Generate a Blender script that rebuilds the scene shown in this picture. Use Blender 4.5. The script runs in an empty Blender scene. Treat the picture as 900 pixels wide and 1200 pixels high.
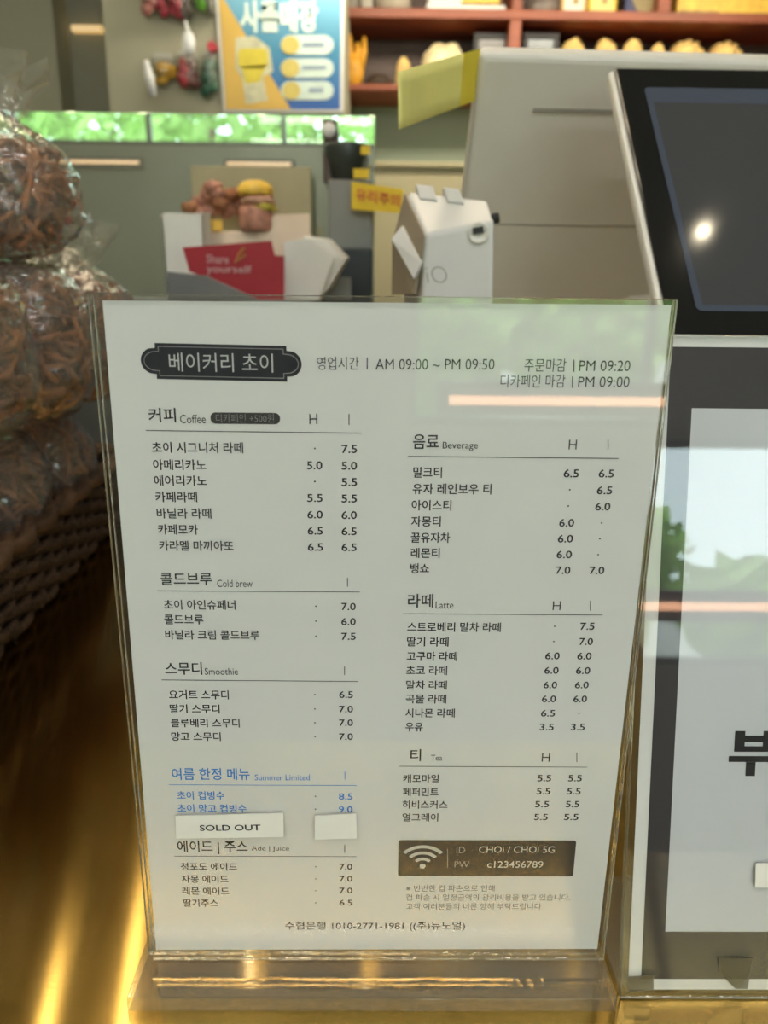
import bpy, bmesh, math, random
import numpy as np
from mathutils import Vector, Matrix, noise
C = bpy.context.scene.collection
S = bpy.context.scene
PI = math.pi
T = 0.92                                   # counter top height
# ------------------------------------------------------------------ camera
CAM = np.array([-0.0026, -0.2937, 1.2336])
RW = np.array([[0.9999, -0.0086, 0.0105], [0.0077, -0.2767, -0.9609], [0.0111, 0.9609, -0.2766]])
cd = bpy.data.cameras.new('camera')
cam = bpy.data.objects.new('camera', cd); C.objects.link(cam)
cd.sensor_fit = 'VERTICAL'; cd.sensor_height = 7.2; cd.sensor_width = 5.4; cd.lens = 5.4
cd.clip_start = 0.01; cd.clip_end = 200
cd.dof.use_dof = True; cd.dof.focus_distance = 0.335; cd.dof.aperture_fstop = 2.0
mw = Matrix([[RW[0][i], -RW[1][i], -RW[2][i], CAM[i]] for i in range(3)] + [[0, 0, 0, 1]])
q = mw.to_quaternion(); q.normalize()
cam.matrix_world = Matrix.Translation(Vector(CAM)) @ q.to_matrix().to_4x4()
S.camera = cam
S.view_settings.view_transform = 'Standard'; S.view_settings.look = 'None'
S.view_settings.gamma = 1; S.view_settings.use_curve_mapping = False
S.view_settings.exposure = 0.24
# world: bright hazy sky
w = bpy.data.worlds.new('sky'); S.world = w; w.use_nodes = True
bgn = w.node_tree.nodes['Background']
bgn.inputs['Color'].default_value = (0.80, 0.92, 1.0, 1); bgn.inputs['Strength'].default_value = 7.0
def lamp(name, kind, loc, energy, color, size=None, sizey=None, rot=(0, 0, 0), **kw):
    ld = bpy.data.lights.new(name, kind); o = bpy.data.objects.new(name, ld); C.objects.link(o)
    ld.energy = energy; ld.color = color; o.location = loc; o.rotation_euler = rot
    if kind == 'AREA':
        ld.shape = 'RECTANGLE'; ld.size = size; ld.size_y = sizey
    for k, v in kw.items(): setattr(ld, k, v)
    return o
lamp('sun', 'SUN', (0, -6, 8), 8.0, (1, 0.95, 0.85), rot=(math.radians(-22), math.radians(14), 0), angle=0.02)
# portals that guide the daylight in by the shop window and the transom behind the camera (they give no light themselves)
for nm_, loc_, sx_, sy_ in (('window_portal', (1.01, -2.62, 1.18), 1.78, 0.88), ('transom_portal', (-0.6, -2.62, 2.275), 5.2, 0.35)):
    lamp(nm_, 'AREA', loc_, 1, (1, 1, 1), sx_, sy_, (PI / 2, 0, 0)).data.cycles.is_portal = True

# ------------------------------------------------------------------ helpers
def ray(u, v): return RW.T @ np.array([(u - 450) / 900, (v - 600) / 900, 1.0])
def at(u, v, y):
    d = ray(u, v); return Vector(CAM + d * (y - CAM[1]) / d[1])
def atz(u, v, z):
    d = ray(u, v); return Vector(CAM + d * (z - CAM[2]) / d[2])
def atx(u, v, x):
    d = ray(u, v); return Vector(CAM + d * (x - CAM[0]) / d[0])
def on_plane(u, v, o, n):
    d = Vector(ray(u, v)); c = Vector(CAM); return c + d * ((o - c).dot(n) / d.dot(n))
def edge_vec(A, a, b, u, v):               # vector from A inside span(a, b) to the sight line of (u, v)
    M = np.array([list(a), list(b), list(-ray(u, v))]).T
    k = np.linalg.solve(M, CAM - np.array(A)); return Vector(a) * k[0] + Vector(b) * k[1]

def mat(name, col, rough=0.5, metal=0.0, var=0.08, scale=20, bump=0.0, bscale=80, trans=0.0, ior=1.45, emit=None, estr=0, spec=0.5, coat=0, stretch=None, sheen=0):
    m = bpy.data.materials.new(name); m.use_nodes = True
    nt = m.node_tree; b = nt.nodes['Principled BSDF']
    b.inputs['Roughness'].default_value = rough; b.inputs['Metallic'].default_value = metal
    b.inputs['IOR'].default_value = ior; b.inputs['Transmission Weight'].default_value = trans
    b.inputs['Specular IOR Level'].default_value = spec; b.inputs['Coat Weight'].default_value = coat
    b.inputs['Base Color'].default_value = (*col, 1)
    tc = nt.nodes.new('ShaderNodeTexCoord'); mp = nt.nodes.new('ShaderNodeMapping')
    nt.links.new(tc.outputs['Object'], mp.inputs['Vector'])
    if stretch: mp.inputs['Scale'].default_value = stretch
    if var:
        n = nt.nodes.new('ShaderNodeTexNoise'); n.inputs['Scale'].default_value = scale; n.inputs['Detail'].default_value = 4
        nt.links.new(mp.outputs['Vector'], n.inputs['Vector'])
        r = nt.nodes.new('ShaderNodeValToRGB')
        r.color_ramp.elements[0].position = 0.3; r.color_ramp.elements[1].position = 0.7
        r.color_ramp.elements[0].color = (*[c * (1 - var) for c in col], 1)
        r.color_ramp.elements[1].color = (*[min(1, c * (1 + var)) for c in col], 1)
        nt.links.new(n.outputs['Fac'], r.inputs['Fac']); nt.links.new(r.outputs['Color'], b.inputs['Base Color'])
    if bump:
        n2 = nt.nodes.new('ShaderNodeTexNoise'); n2.inputs['Scale'].default_value = bscale
        nt.links.new(mp.outputs['Vector'], n2.inputs['Vector'])
        bn = nt.nodes.new('ShaderNodeBump'); bn.inputs['Strength'].default_value = bump; bn.inputs['Distance'].default_value = 0.01
        nt.links.new(n2.outputs['Fac'], bn.inputs['Height']); nt.links.new(bn.outputs['Normal'], b.inputs['Normal'])
    if emit:
        b.inputs['Emission Color'].default_value = (*emit, 1); b.inputs['Emission Strength'].default_value = estr
    return m
def clear_mat(name, tint, refl_rough=0.02, bump=0.0, bscale=30, boost=1.0, ior=1.49, haze=0.0):
    """a thin clear sheet: see-through with a Fresnel gloss"""
    m = bpy.data.materials.new(name); m.use_nodes = True; nt = m.node_tree
    for n in list(nt.nodes):
        if n.type == 'BSDF_PRINCIPLED': nt.nodes.remove(n)
    out = [n for n in nt.nodes if n.type == 'OUTPUT_MATERIAL'][0]
    tr = nt.nodes.new('ShaderNodeBsdfTransparent'); tr.inputs['Color'].default_value = (*tint, 1)
    gl = nt.nodes.new('ShaderNodeBsdfGlossy'); gl.inputs['Roughness'].default_value = refl_rough
    fr = nt.nodes.new('ShaderNodeFresnel'); fr.inputs['IOR'].default_value = ior
    mx = nt.nodes.new('ShaderNodeMixShader')
    mu = nt.nodes.new('ShaderNodeMath'); mu.operation = 'MULTIPLY'; mu.use_clamp = True; mu.inputs[1].default_value = boost
    ge = nt.nodes.new('ShaderNodeNewGeometry'); mi = nt.nodes.new('ShaderNodeMix'); mi.data_type = 'FLOAT'
    mi.inputs[2].default_value = ior; mi.inputs[3].default_value = 1 / ior      # same reflectance from inside the thin sheet
    nt.links.new(ge.outputs['Backfacing'], mi.inputs[0]); nt.links.new(mi.outputs[0], fr.inputs['IOR'])
    nt.links.new(fr.outputs[0], mu.inputs[0]); nt.links.new(mu.outputs[0], mx.inputs[0])
    src = tr
    if haze:
        df = nt.nodes.new('ShaderNodeBsdfDiffuse'); df.inputs['Color'].default_value = (0.75, 0.75, 0.66, 1)
        src = nt.nodes.new('ShaderNodeMixShader'); src.inputs[0].default_value = haze
        nt.links.new(tr.outputs[0], src.inputs[1]); nt.links.new(df.outputs[0], src.inputs[2])
    nt.links.new(src.outputs[0], mx.inputs[1]); nt.links.new(gl.outputs[0], mx.inputs[2]); nt.links.new(mx.outputs[0], out.inputs[0])
    if bump:
        tc = nt.nodes.new('ShaderNodeTexCoord'); n2 = nt.nodes.new('ShaderNodeTexNoise'); n2.inputs['Scale'].default_value = bscale
        n2.inputs['Detail'].default_value = 3
        nt.links.new(tc.outputs['Object'], n2.inputs['Vector'])
        bn = nt.nodes.new('ShaderNodeBump'); bn.inputs['Strength'].default_value = bump; bn.inputs['Distance'].default_value = 0.01
        nt.links.new(n2.outputs['Fac'], bn.inputs['Height'])
        nt.links.new(bn.outputs['Normal'], gl.inputs['Normal']); nt.links.new(bn.outputs['Normal'], fr.inputs['Normal'])
    return m

WL = {}                                    # world location of every object's origin
def link(name, bm, m, parent=None, loc=None, smooth=False):
    """bm holds world coordinates"""
    o_loc = WL[parent.name] if parent else Vector(loc) if loc is not None else Vector((0, 0, 0))
    me = bpy.data.meshes.new(name)
    bmesh.ops.translate(bm, verts=bm.verts, vec=-o_loc)
    bmesh.ops.recalc_face_normals(bm, faces=[f for f in bm.faces])
    bm.to_mesh(me); bm.free()
    for mm in (m if isinstance(m, (list, tuple)) else [m]): me.materials.append(mm)
    o = bpy.data.objects.new(name, me); C.objects.link(o)
    if parent: o.parent = parent
    else: o.location = o_loc
    WL[o.name] = o_loc.copy()
    if smooth:
        for p in me.polygons: p.use_smooth = True
    return o
def tag(o, label, cat, group=None):
    o['label'] = label; o['category'] = cat
    if group: o['group'] = group
    return o
def thing(name, label, cat, loc, group=None):
    o = bpy.data.objects.new(name, None); C.objects.link(o); o.location = loc; o.empty_display_size = 0.02
    WL[o.name] = Vector(loc); return tag(o, label, cat, group)
def struct(name, bm, m):
    o = link(name, bm, m); o['kind'] = 'structure'; return o
def B(): return bmesh.new()
def merge(bm, tmp):
    me = bpy.data.meshes.new('tmp'); tmp.to_mesh(me); tmp.free(); bm.from_mesh(me); bpy.data.meshes.remove(me)
def box(bm, x0, x1, y0, y1, z0, z1, bev=0, seg=2, M=None):
    t = bmesh.new(); bmesh.ops.create_cube(t, size=1)
    for v in t.verts: v.co = Vector(((x0 + x1) / 2 + v.co.x * (x1 - x0), (y0 + y1) / 2 + v.co.y * (y1 - y0), (z0 + z1) / 2 + v.co.z * (z1 - z0)))
    if bev: bmesh.ops.bevel(t, geom=t.edges[:], offset=bev, segments=seg, affect='EDGES', profile=0.5)
    if M is not None: bmesh.ops.transform(t, matrix=M, verts=t.verts)
    merge(bm, t); return bm
def frame(o, ex, ey, ez):
    return Matrix(((ex[0], ey[0], ez[0], o[0]), (ex[1], ey[1], ez[1], o[1]), (ex[2], ey[2], ez[2], o[2]), (0, 0, 0, 1)))
def prism(bm, pts, vec, bev=0):
    """polygon of world points pushed along vec"""
    t = bmesh.new(); vec = Vector(vec)
    a = [t.verts.new(Vector(p)) for p in pts]; b = [t.verts.new(Vector(p) + vec) for p in pts]
    n = len(pts); t.faces.new(a); t.faces.new(b[::-1])
    for i in range(n): t.faces.new((a[i], b[i], b[(i + 1) % n], a[(i + 1) % n]))
    bmesh.ops.recalc_face_normals(t, faces=t.faces[:])
    if bev: bmesh.ops.bevel(t, geom=t.edges[:], offset=bev, segments=2, affect='EDGES', profile=0.5)
    merge(bm, t); return bm
def tube(bm, pts, r, n=6, closed=False):
    pts = [Vector(p) for p in pts]; rr = r if isinstance(r, (list, tuple)) else [r] * len(pts)
    rings = []
    for i, p in enumerate(pts):
        a = pts[i - 1] if (i > 0 or closed) else p; c = pts[(i + 1) % len(pts)] if (i < len(pts) - 1 or closed) else p
        d = (c - a).normalized(); up = Vector((0, 0, 1)) if abs(d.z) < 0.9 else Vector((1, 0, 0))
        s = d.cross(up).normalized(); t_ = d.cross(s)
        rings.append([bm.verts.new(p + (s * math.cos(2 * PI * k / n) + t_ * math.sin(2 * PI * k / n)) * rr[i]) for k in range(n)])
    m = len(rings)
    for i in range(m if closed else m - 1):
        for k in range(n):
            bm.faces.new((rings[i][k], rings[i][(k + 1) % n], rings[(i + 1) % m][(k + 1) % n], rings[(i + 1) % m][k]))
    if not closed:
        bm.faces.new(rings[0][::-1]); bm.faces.new(rings[-1])
    return bm
def lathe(bm, c, prof, n=24, axis=None):
    """prof: (radius, height) pairs; axis optional matrix"""
    t = bmesh.new(); rings = []
    for r, h in prof:
        rings.append([t.verts.new((max(r, 1e-5) * math.cos(2 * PI * k / n), max(r, 1e-5) * math.sin(2 * PI * k / n), h)) for k in range(n)])
    for i in range(len(rings) - 1):
        for k in range(n): t.faces.new((rings[i][k], rings[i][(k + 1) % n], rings[i + 1][(k + 1) % n], rings[i + 1][k]))
    t.faces.new(rings[0][::-1]); t.faces.new(rings[-1])
    Mx = Matrix.Translation(Vector(c)) @ (axis if axis is not None else Matrix.Identity(4))
    bmesh.ops.transform(t, matrix=Mx, verts=t.verts); merge(bm, t); return bm
def blob(bm, c, r, sub=3, amp=0.1, fr=3.0, seed=0, flat=None, pow_=None):
    t = bmesh.new(); bmesh.ops.create_icosphere(t, subdivisions=sub, radius=1)
    for v in t.verts:
        d = v.co.normalized(); k = 1 + amp * noise.noise(d * fr + Vector((seed * 7.3, seed * 3.1, seed)))
        p = d * k
        if flat is not None and p.z < flat: p.z = flat
        v.co = Vector(c) + Vector((p.x * r[0], p.y * r[1], p.z * r[2]))
    merge(bm, t); return bm
def rrect(x0, y0, x1, y1, r, n=5):
    out = []
    for cx, cy, a0 in ((x1 - r, y1 - r, 0), (x0 + r, y1 - r, 90), (x0 + r, y0 + r, 180), (x1 - r, y0 + r, 270)):
        for k in range(n + 1):
            a = math.radians(a0 + 90 * k / n); out.append((cx + r * math.cos(a), cy + r * math.sin(a)))
    return out
def face_poly(bm, pts):
    return bm.faces.new([bm.verts.new(Vector(p)) for p in pts])

# text: one flat mesh per string, fitted to a box lying in a plane
def text_mesh(s, bold=0.0):
    cu = bpy.data.curves.new('t', 'FONT'); cu.body = s; cu.size = 1; cu.offset = bold; cu.resolution_u = 3
    o = bpy.data.objects.new('t', cu); C.objects.link(o)
    bpy.context.view_layer.update()
    me = bpy.data.meshes.new_from_object(o.evaluated_get(bpy.context.evaluated_depsgraph_get()))
    bpy.data.objects.remove(o); bpy.data.curves.remove(cu)
    return me
def put_text(bm, s, p0, p1, h, up, bold=0.0, vc=None):
    """string from p0 to p1 (world, on its mid-line) with glyph-box height h along up"""
    me = text_mesh(s, bold)
    if not len(me.vertices): return
    co = [v.co.copy() for v in me.vertices]
    x0 = min(c.x for c in co); x1 = max(c.x for c in co); y0 = min(c.y for c in co); y1 = max(c.y for c in co)
    p0 = Vector(p0); p1 = Vector(p1); up = Vector(up).normalized()
    for v in me.vertices:
        a = (v.co.x - x0) / (x1 - x0); b = (v.co.y - y0) / (y1 - y0) - 0.5
        v.co = p0.lerp(p1, a) + up * (b * h)
    bm.from_mesh(me); bpy.data.meshes.remove(me)

# ------------------------------------------------------------------ materials
M = {}
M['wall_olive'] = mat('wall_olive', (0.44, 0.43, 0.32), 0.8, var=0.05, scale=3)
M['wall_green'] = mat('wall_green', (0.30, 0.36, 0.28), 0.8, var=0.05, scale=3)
M['wall_shaded'] = mat('wall_shaded', (0.34, 0.335, 0.26), 0.8, var=0.05, scale=3)  # wall olive darkened to paint in the shadow of the recess
M['wall_front'] = mat('wall_front', (0.42, 0.40, 0.34), 0.8, var=0.05, scale=3)
M['beige'] = mat('beige_laminate', (0.42, 0.38, 0.24), 0.6, var=0.05, scale=4)
M['ceiling'] = mat('ceiling_paint', (0.30, 0.29, 0.26), 0.9, var=0.04, scale=3)
M['floor'] = mat('floor_tile', (0.25, 0.23, 0.2), 0.5, var=0.15, scale=3)
M['dark_wood'] = mat('dark_wood', (0.10, 0.065, 0.05), 0.5, var=0.25, scale=8, stretch=(1, 1, 8))
M['red_wood'] = mat('red_wood', (0.25, 0.060, 0.022), 0.45, var=0.2, scale=8, stretch=(0.6, 6, 6))
M['cabinet'] = mat('cabinet_dark', (0.05, 0.045, 0.04), 0.5)
M['paper'] = mat('paper_white', (0.80, 0.80, 0.79), 0.7, var=0.01, scale=40)
M['ink'] = mat('ink_black', (0.026, 0.027, 0.03), 0.7, var=0.05, spec=0.2)
M['ink_blue'] = mat('ink_blue', (0.02, 0.25, 0.74), 0.6, var=0.05)
M['plaque'] = mat('plaque_navy', (0.022, 0.026, 0.036), 0.7, var=0.02, spec=0.2)
M['panel_grey'] = mat('panel_grey', (0.050, 0.048, 0.050), 0.7, var=0.02, spec=0.2)
M['ink_white'] = mat('ink_white', (0.62, 0.63, 0.62), 0.6, var=0.02)
M['ink_grey'] = mat('ink_grey', (0.33, 0.33, 0.33), 0.6, var=0.02)
M['sticker'] = mat('sticker_cream', (0.86, 0.86, 0.78), 0.7, var=0.03, scale=60)
M['acrylic'] = clear_mat('acrylic_clear', (0.985, 0.99, 0.98), 0.012, boost=1.25)
M['acrylic_edge'] = mat('acrylic_edge', (0.70, 0.72, 0.58), 0.12, trans=0.85, ior=1.49, var=0.12, scale=60, bump=0.15, bscale=90)
M['acrylic_block'] = clear_mat('acrylic_block', (0.92, 0.91, 0.86), 0.03, boost=1.3, haze=0.07)
M['tape'] = mat('tape_matte', (0.75, 0.76, 0.74), 0.45, var=0.05)
M['white_plastic'] = mat('white_plastic', (0.72, 0.71, 0.65), 0.45, var=0.02)
M['white_gloss'] = mat('white_gloss', (0.66, 0.66, 0.64), 0.3, var=0.02)
M['grey_seam'] = mat('grey_seam', (0.34, 0.33, 0.29), 0.6, var=0.02)
M['black_glass'] = mat('black_glass', (0.012, 0.013, 0.013), 0.10, var=0)
M['black'] = mat('black_plastic', (0.02, 0.02, 0.02), 0.5)
M['note'] = mat('note_yellow', (0.84, 0.78, 0.26), 0.7, var=0.05, scale=30)
M['note_dark'] = mat('note_yellow_double', (0.76, 0.62, 0.06), 0.7, var=0.05, scale=30)
M['label_yellow'] = mat('label_yellow', (0.72, 0.52, 0.02), 0.55, var=0.05)
M['red_ink'] = mat('red_ink', (0.55, 0.10, 0.04), 0.6, var=0.05)
M['red_card'] = mat('red_card', (0.36, 0.018, 0.03), 0.5, var=0.08)
M['gold_ink'] = mat('gold_ink', (0.45, 0.2, 0.06), 0.5)
M['white_card'] = mat('white_card', (0.72, 0.72, 0.68), 0.6, var=0.04)
M['warm_lit_card'] = mat('warm_lit_card', (0.78, 0.64, 0.50), 0.6, var=0.06)  # white card with the warm light put into its colour
M['crust'] = mat('crust_brown', (0.30, 0.13, 0.06), 0.5, var=0.4, scale=60, bump=0.4, bscale=120)
M['choc'] = mat('choc_pink', (0.50, 0.24, 0.17), 0.5, var=0.35, scale=80, bump=0.4, bscale=120)
M['golden'] = mat('golden_bun', (0.80, 0.52, 0.08), 0.4, var=0.2, scale=30)
M['bread'] = mat('bread_gold', (0.86, 0.56, 0.20), 0.55, var=0.3, scale=18, bump=0.3, bscale=40)
M['bread_pale'] = mat('bread_pale', (0.88, 0.72, 0.42), 0.6, var=0.25, scale=18, bump=0.3, bscale=40)
M['twig'] = mat('pastry_twig', (0.34, 0.13, 0.05), 0.4, var=0.6, scale=30, bump=0.3, bscale=200)
M['film'] = clear_mat('cellophane', (0.96, 0.96, 0.94), 0.08, bump=0.7, bscale=34, boost=1.8, haze=0.13)
M['pouch'] = clear_mat('snack_film', (0.93, 0.94, 0.92), 0.10, bump=0.6, bscale=50, boost=2.0)
M['wicker'] = mat('wicker_dark', (0.05, 0.028, 0.016), 0.55, var=0.4, scale=40, bump=0.4, bscale=200)
M['grey_metal'] = mat('grey_panel', (0.22, 0.23, 0.22), 0.45, var=0.05)
M['dark_teal'] = mat('dark_teal', (0.02, 0.03, 0.035), 0.5)
M['grey_lid'] = mat('grey_lid', (0.16, 0.165, 0.165), 0.5)
M['tan_film'] = mat('tan_board', (0.36, 0.33, 0.20), 0.5, var=0.08, scale=10)
def emis(name, col, s):
    return mat(name, (0.8, 0.8, 0.8), 0.5, var=0, emit=col, estr=s)
M['led'] = emis('led_warm', (1.0, 0.86, 0.60), 9)
M['fill_white'] = emis('fill_white', (1.0, 0.945, 0.90), 25)
M['led_orange'] = emis('led_orange', (1.0, 0.50, 0.28), 7)
M['led_soft'] = emis('led_soft', (1.0, 0.50, 0.28), 2.0)
M['led_strip'] = emis('led_amber', (1.0, 0.62, 0.2), 0.55)
M['spot'] = emis('spot_warm', (1.0, 0.85, 0.6), 60)
M['housing'] = mat('lamp_housing', (0.5, 0.5, 0.48), 0.5)
M['leaf'] = mat('leaf_green', (0.34, 0.52, 0.16), 0.6, var=0.5, scale=2)
M['bark'] = mat('bark', (0.10, 0.07, 0.05), 0.9, var=0.3)
M['pavement'] = mat('pavement', (0.35, 0.35, 0.33), 0.9, var=0.1, scale=1)
M['frame_metal'] = mat('window_frame_metal', (0.10, 0.10, 0.10), 0.4)
M['glass'] = clear_mat('window_glass', (0.95, 0.98, 0.96), 0.0)

# mirror-like dark glass panel
def mirror_mat():
    m = bpy.data.materials.new('tinted_mirror'); m.use_nodes = True; nt = m.node_tree; b = nt.nodes['Principled BSDF']
    b.inputs['Base Color'].default_value = (0.24, 0.25, 0.19, 1); b.inputs['Roughness'].default_value = 0.5
    gl = nt.nodes.new('ShaderNodeBsdfGlossy'); gl.inputs['Color'].default_value = (0.82, 1.0, 0.86, 1); gl.inputs['Roughness'].default_value = 0.015
    mx = nt.nodes.new('ShaderNodeMixShader'); mx.inputs[0].default_value = 0.5
    out = [n for n in nt.nodes if n.type == 'OUTPUT_MATERIAL'][0]
    nt.links.new(b.outputs[0], mx.inputs[1]); nt.links.new(gl.outputs[0], mx.inputs[2]); nt.links.new(mx.outputs[0], out.inputs[0])
    return m
M['mirror'] = mirror_mat()
# brushed brass counter
def brass_mat():
    m = mat('brushed_brass', (0.47, 0.31, 0.085), 0.2, metal=1.0, var=0.12, scale=14)
    nt = m.node_tree; b = nt.nodes['Principled BSDF']
    tc = nt.nodes.new('ShaderNodeTexCoord'); mp = nt.nodes.new('ShaderNodeMapping'); mp.inputs['Scale'].default_value = (14, 900, 1)
    n = nt.nodes.new('ShaderNodeTexNoise'); n.inputs['Scale'].default_value = 1; n.inputs['Detail'].default_value = 3
    b.inputs['Anisotropic'].default_value = 1.0           # brushed from side to side: lamps smear along the depth
    tg = nt.nodes.new('ShaderNodeTangent'); tg.direction_type = 'UV_MAP'; tg.uv_map = 'brush'; nt.links.new(tg.outputs[0], b.inputs['Tangent'])
    bn = nt.nodes.new('ShaderNodeBump'); bn.inputs['Strength'].default_value = 0.025; bn.inputs['Distance'].default_value = 0.001
    nt.links.new(tc.outputs['Object'], mp.inputs['Vector']); nt.links.new(mp.outputs['Vector'], n.inputs['Vector'])
    nt.links.new(n.outputs['Fac'], bn.inputs['Height']); nt.links.new(bn.outputs['Normal'], b.inputs['Normal'])
    n2 = nt.nodes.new('ShaderNodeTexNoise'); n2.inputs['Scale'].default_value = 9; n2.inputs['Detail'].default_value = 5
    nt.links.new(tc.outputs['Object'], n2.inputs['Vector'])
    mr = nt.nodes.new('ShaderNodeMapRange'); mr.inputs['To Min'].default_value = 0.10; mr.inputs['To Max'].default_value = 0.145
    nt.links.new(n2.outputs['Fac'], mr.inputs['Value']); nt.links.new(mr.outputs[0], b.inputs['Roughness'])
    return m
M['brass'] = brass_mat()

# ------------------------------------------------------------------ the room
X0, X1, Y0, Y1, H = -3.2, 2.6, -2.6, 3.3, 2.5
struct('floor', box(B(), X0 - .1, X1 + .1, Y0 - .1, Y1 + .1, -0.1, 0), M['floor'])
struct('ceiling', box(B(), X0 - .1, X1 + .1, Y0 - .1, Y1 + .1, H, H + 0.1), M['ceiling'])
struct('wall_left', box(B(), X0 - .1, X0, Y0 - .1, Y1 + .1, 0, H), M['wall_olive'])
struct('wall_right', box(B(), X1, X1 + .1, Y0 - .1, Y1 + .1, 0, H), M['wall_olive'])
struct('wall_back', box(B(), X0, X1, Y1, Y1 + .1, 0, H), M['wall_green'])
# wall behind the camera with a low shop window on the right and a transom above
bm = B()
box(bm, X0, X1, Y0 - .1, Y0, 0, 0.74); box(bm, X0, X1, Y0 - .1, Y0, 1.62, 2.1); box(bm, X0, X1, Y0 - .1, Y0, 2.45, H)
box(bm, X0, 0.12, Y0 - .1, Y0, 0.74, 1.62); box(bm, 1.9, X1, Y0 - .1, Y0, 0.74, 1.62); box(bm, 2.0, X1, Y0 - .1, Y0, 2.1, 2.45)
struct('wall_front', bm, M['wall_front'])
def window(name, x0, x1, z0, z1, muls):
    t = thing(name, 'x', 'window', (0, 0, 0)); del t['label']; del t['category']; t['kind'] = 'structure'
    bm = B(); s = 0.03
    box(bm, x0, x1, Y0 - .07, Y0 - .03, z0, z0 + s); box(bm, x0, x1, Y0 - .07, Y0 - .03, z1 - s, z1)
    for x in [x0 + s / 2] + muls + [x1 - s / 2]: box(bm, x - s / 2, x + s / 2, Y0 - .07, Y0 - .03, z0 + s, z1 - s)
    link('window_frame', bm, M['frame_metal'], t)
    link('pane', box(B(), x0 + s, x1 - s, Y0 - .054, Y0 - .05, z0 + s, z1 - s), M['glass'], t)
window('window_1', 0.12, 1.9, 0.74, 1.62, [1.02])
window('window_2', X0, 2.0, 2.1, 2.45, [-2.3, -1.45, -0.6, 0.3, 1.1])
struct('ground_outside', box(B(), -14, 14, -22, Y0 - .1, -0.12, -0.02), M['pavement'])

# left structure seen above the mirror: wall panel, recess, pillar
p = lambda u, Y: at(u, 60, Y).x
struct('wall_panel', box(B(), X0, p(66, 3.05), 3.05, Y1, 0, H), M['wall_olive'])
struct('wall_recess', box(B(), p(66, 3.05), p(128, 2.62), 3.2, Y1, 0, H), M['wall_shaded'])
struct('wall_pillar', box(B(), p(124, 2.62), p(404, 2.62), 2.62, Y1, 0, H), M['wall_olive'])
bm = B(); a = at(84, 30, 3.18); b = at(121, 38, 3.18)
tag(link('strip_lamp', box(bm, a.x, b.x, 3.165, 3.2, b.z, a.z, 0.004), M['led_strip'], loc=(a.x, 3.13, b.z)), 'small amber strip lamp in the dark recess at upper left', 'lamp')
# ------------------------------------------------------------------ counter
ct = thing('counter', 'brushed brass counter top under the menu stand and basket', 'counter', (0, 0.5, 0))
link('counter_top', box(B(), -1.25, 1.25, -0.2, 1.32, T - 0.03, T, 0.003), M['brass'], ct)
me_ = bpy.data.objects['counter_top'].data; uv_ = me_.uv_layers.new(name='brush')
for lp_ in me_.loops: uv_.data[lp_.index].uv = (me_.vertices[lp_.vertex_index].co.y, me_.vertices[lp_.vertex_index].co.x)
link('counter_body', box(B(), -1.2, 1.2, -0.15, 1.27, 0, T - 0.03), M['cabinet'], ct)

# ------------------------------------------------------------------ ceiling lamps (they streak the brass)
def ceiling_lamp(x0, y0, x1, y1, z, label, m, r=0.011):
    t = thing('linear_lamp', label, 'lamp', (x0, y0, z), 'linear ceiling lamps')
    d = Vector((x1 - x0, y1 - y0, 0)).normalized()
    link('tube', tube(B(), [(x0, y0, z - 0.032), (x1, y1, z - 0.032)], r, 10), m, t, smooth=True)
    s = Vector((-d.y, d.x, 0)) * 0.03
    a = Vector((x0, y0, z - 0.013)); b = Vector((x1, y1, z - 0.013))
    link('housing', prism(B(), [a - s, a + s, b + s, b - s], (0, 0, 0.01)), M['housing'], t)
LAB = 'warm linear ceiling lamp mirrored as a gold streak in the brass counter'
for x0, y0, x1, y1 in ((-0.69, 0.45, -1.07, 2.3), (-1.05, 0.7, -1.52, 2.55), (-0.50, 0.5, -0.75, 1.75), (-0.28, 1.05, -0.36, 1.5), (0.02, 1.0, -0.02, 1.4), (0.62, 1.0, 0.52, 1.45)):
    ceiling_lamp(x0, y0, x1, y1, H, LAB, M['led'])
for x0, y0, x1, y1 in ((-1.1, -0.7, -0.3, -0.7), (0.3, -0.7, 1.1, -0.7), (-0.9, -1.6, 0.6, -1.6)):  # unseen lamps added to brighten the front of the menu
    ceiling_lamp(x0, y0, x1, y1, H, LAB.replace('mirrored as a gold streak in the brass counter', 'added out of view to light the menu stand from the front'), M['fill_white'], 0.03)

# ------------------------------------------------------------------ menu holder
HB = T + 0.008
mh = thing('menu_holder', 'clear acrylic table stand holding the white coffee menu sheet', 'sign holder', (0, 0, T))
def pane(name, x0, x1, y0, y1, z0, z1, parent, Mx=None):
    bm = box(B(), x0, x1, y0, y1, z0, z1, 0.0003, 1)
    for f in bm.faces: f.material_index = 0 if abs(f.normal.y) > 0.9 else 1
    if Mx is not None: bmesh.ops.transform(bm, matrix=Mx, verts=bm.verts)
    return link(name, bm, [M['acrylic'], M['acrylic_edge']], parent)
PZ1 = at(450, 347, 0).z
pane('front_pane', -0.1063, 0.1080, -0.0022, -0.0005, HB, PZ1, mh)
pane('back_pane', -0.1092, 0.1080, 0.0007, 0.0026, HB, PZ1, mh)
link('base', box(B(), -0.1128, 0.1085, -0.0225, 0.045, T + 0.0002, HB, 0.0008, 2), M['acrylic_block'], mh)

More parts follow.
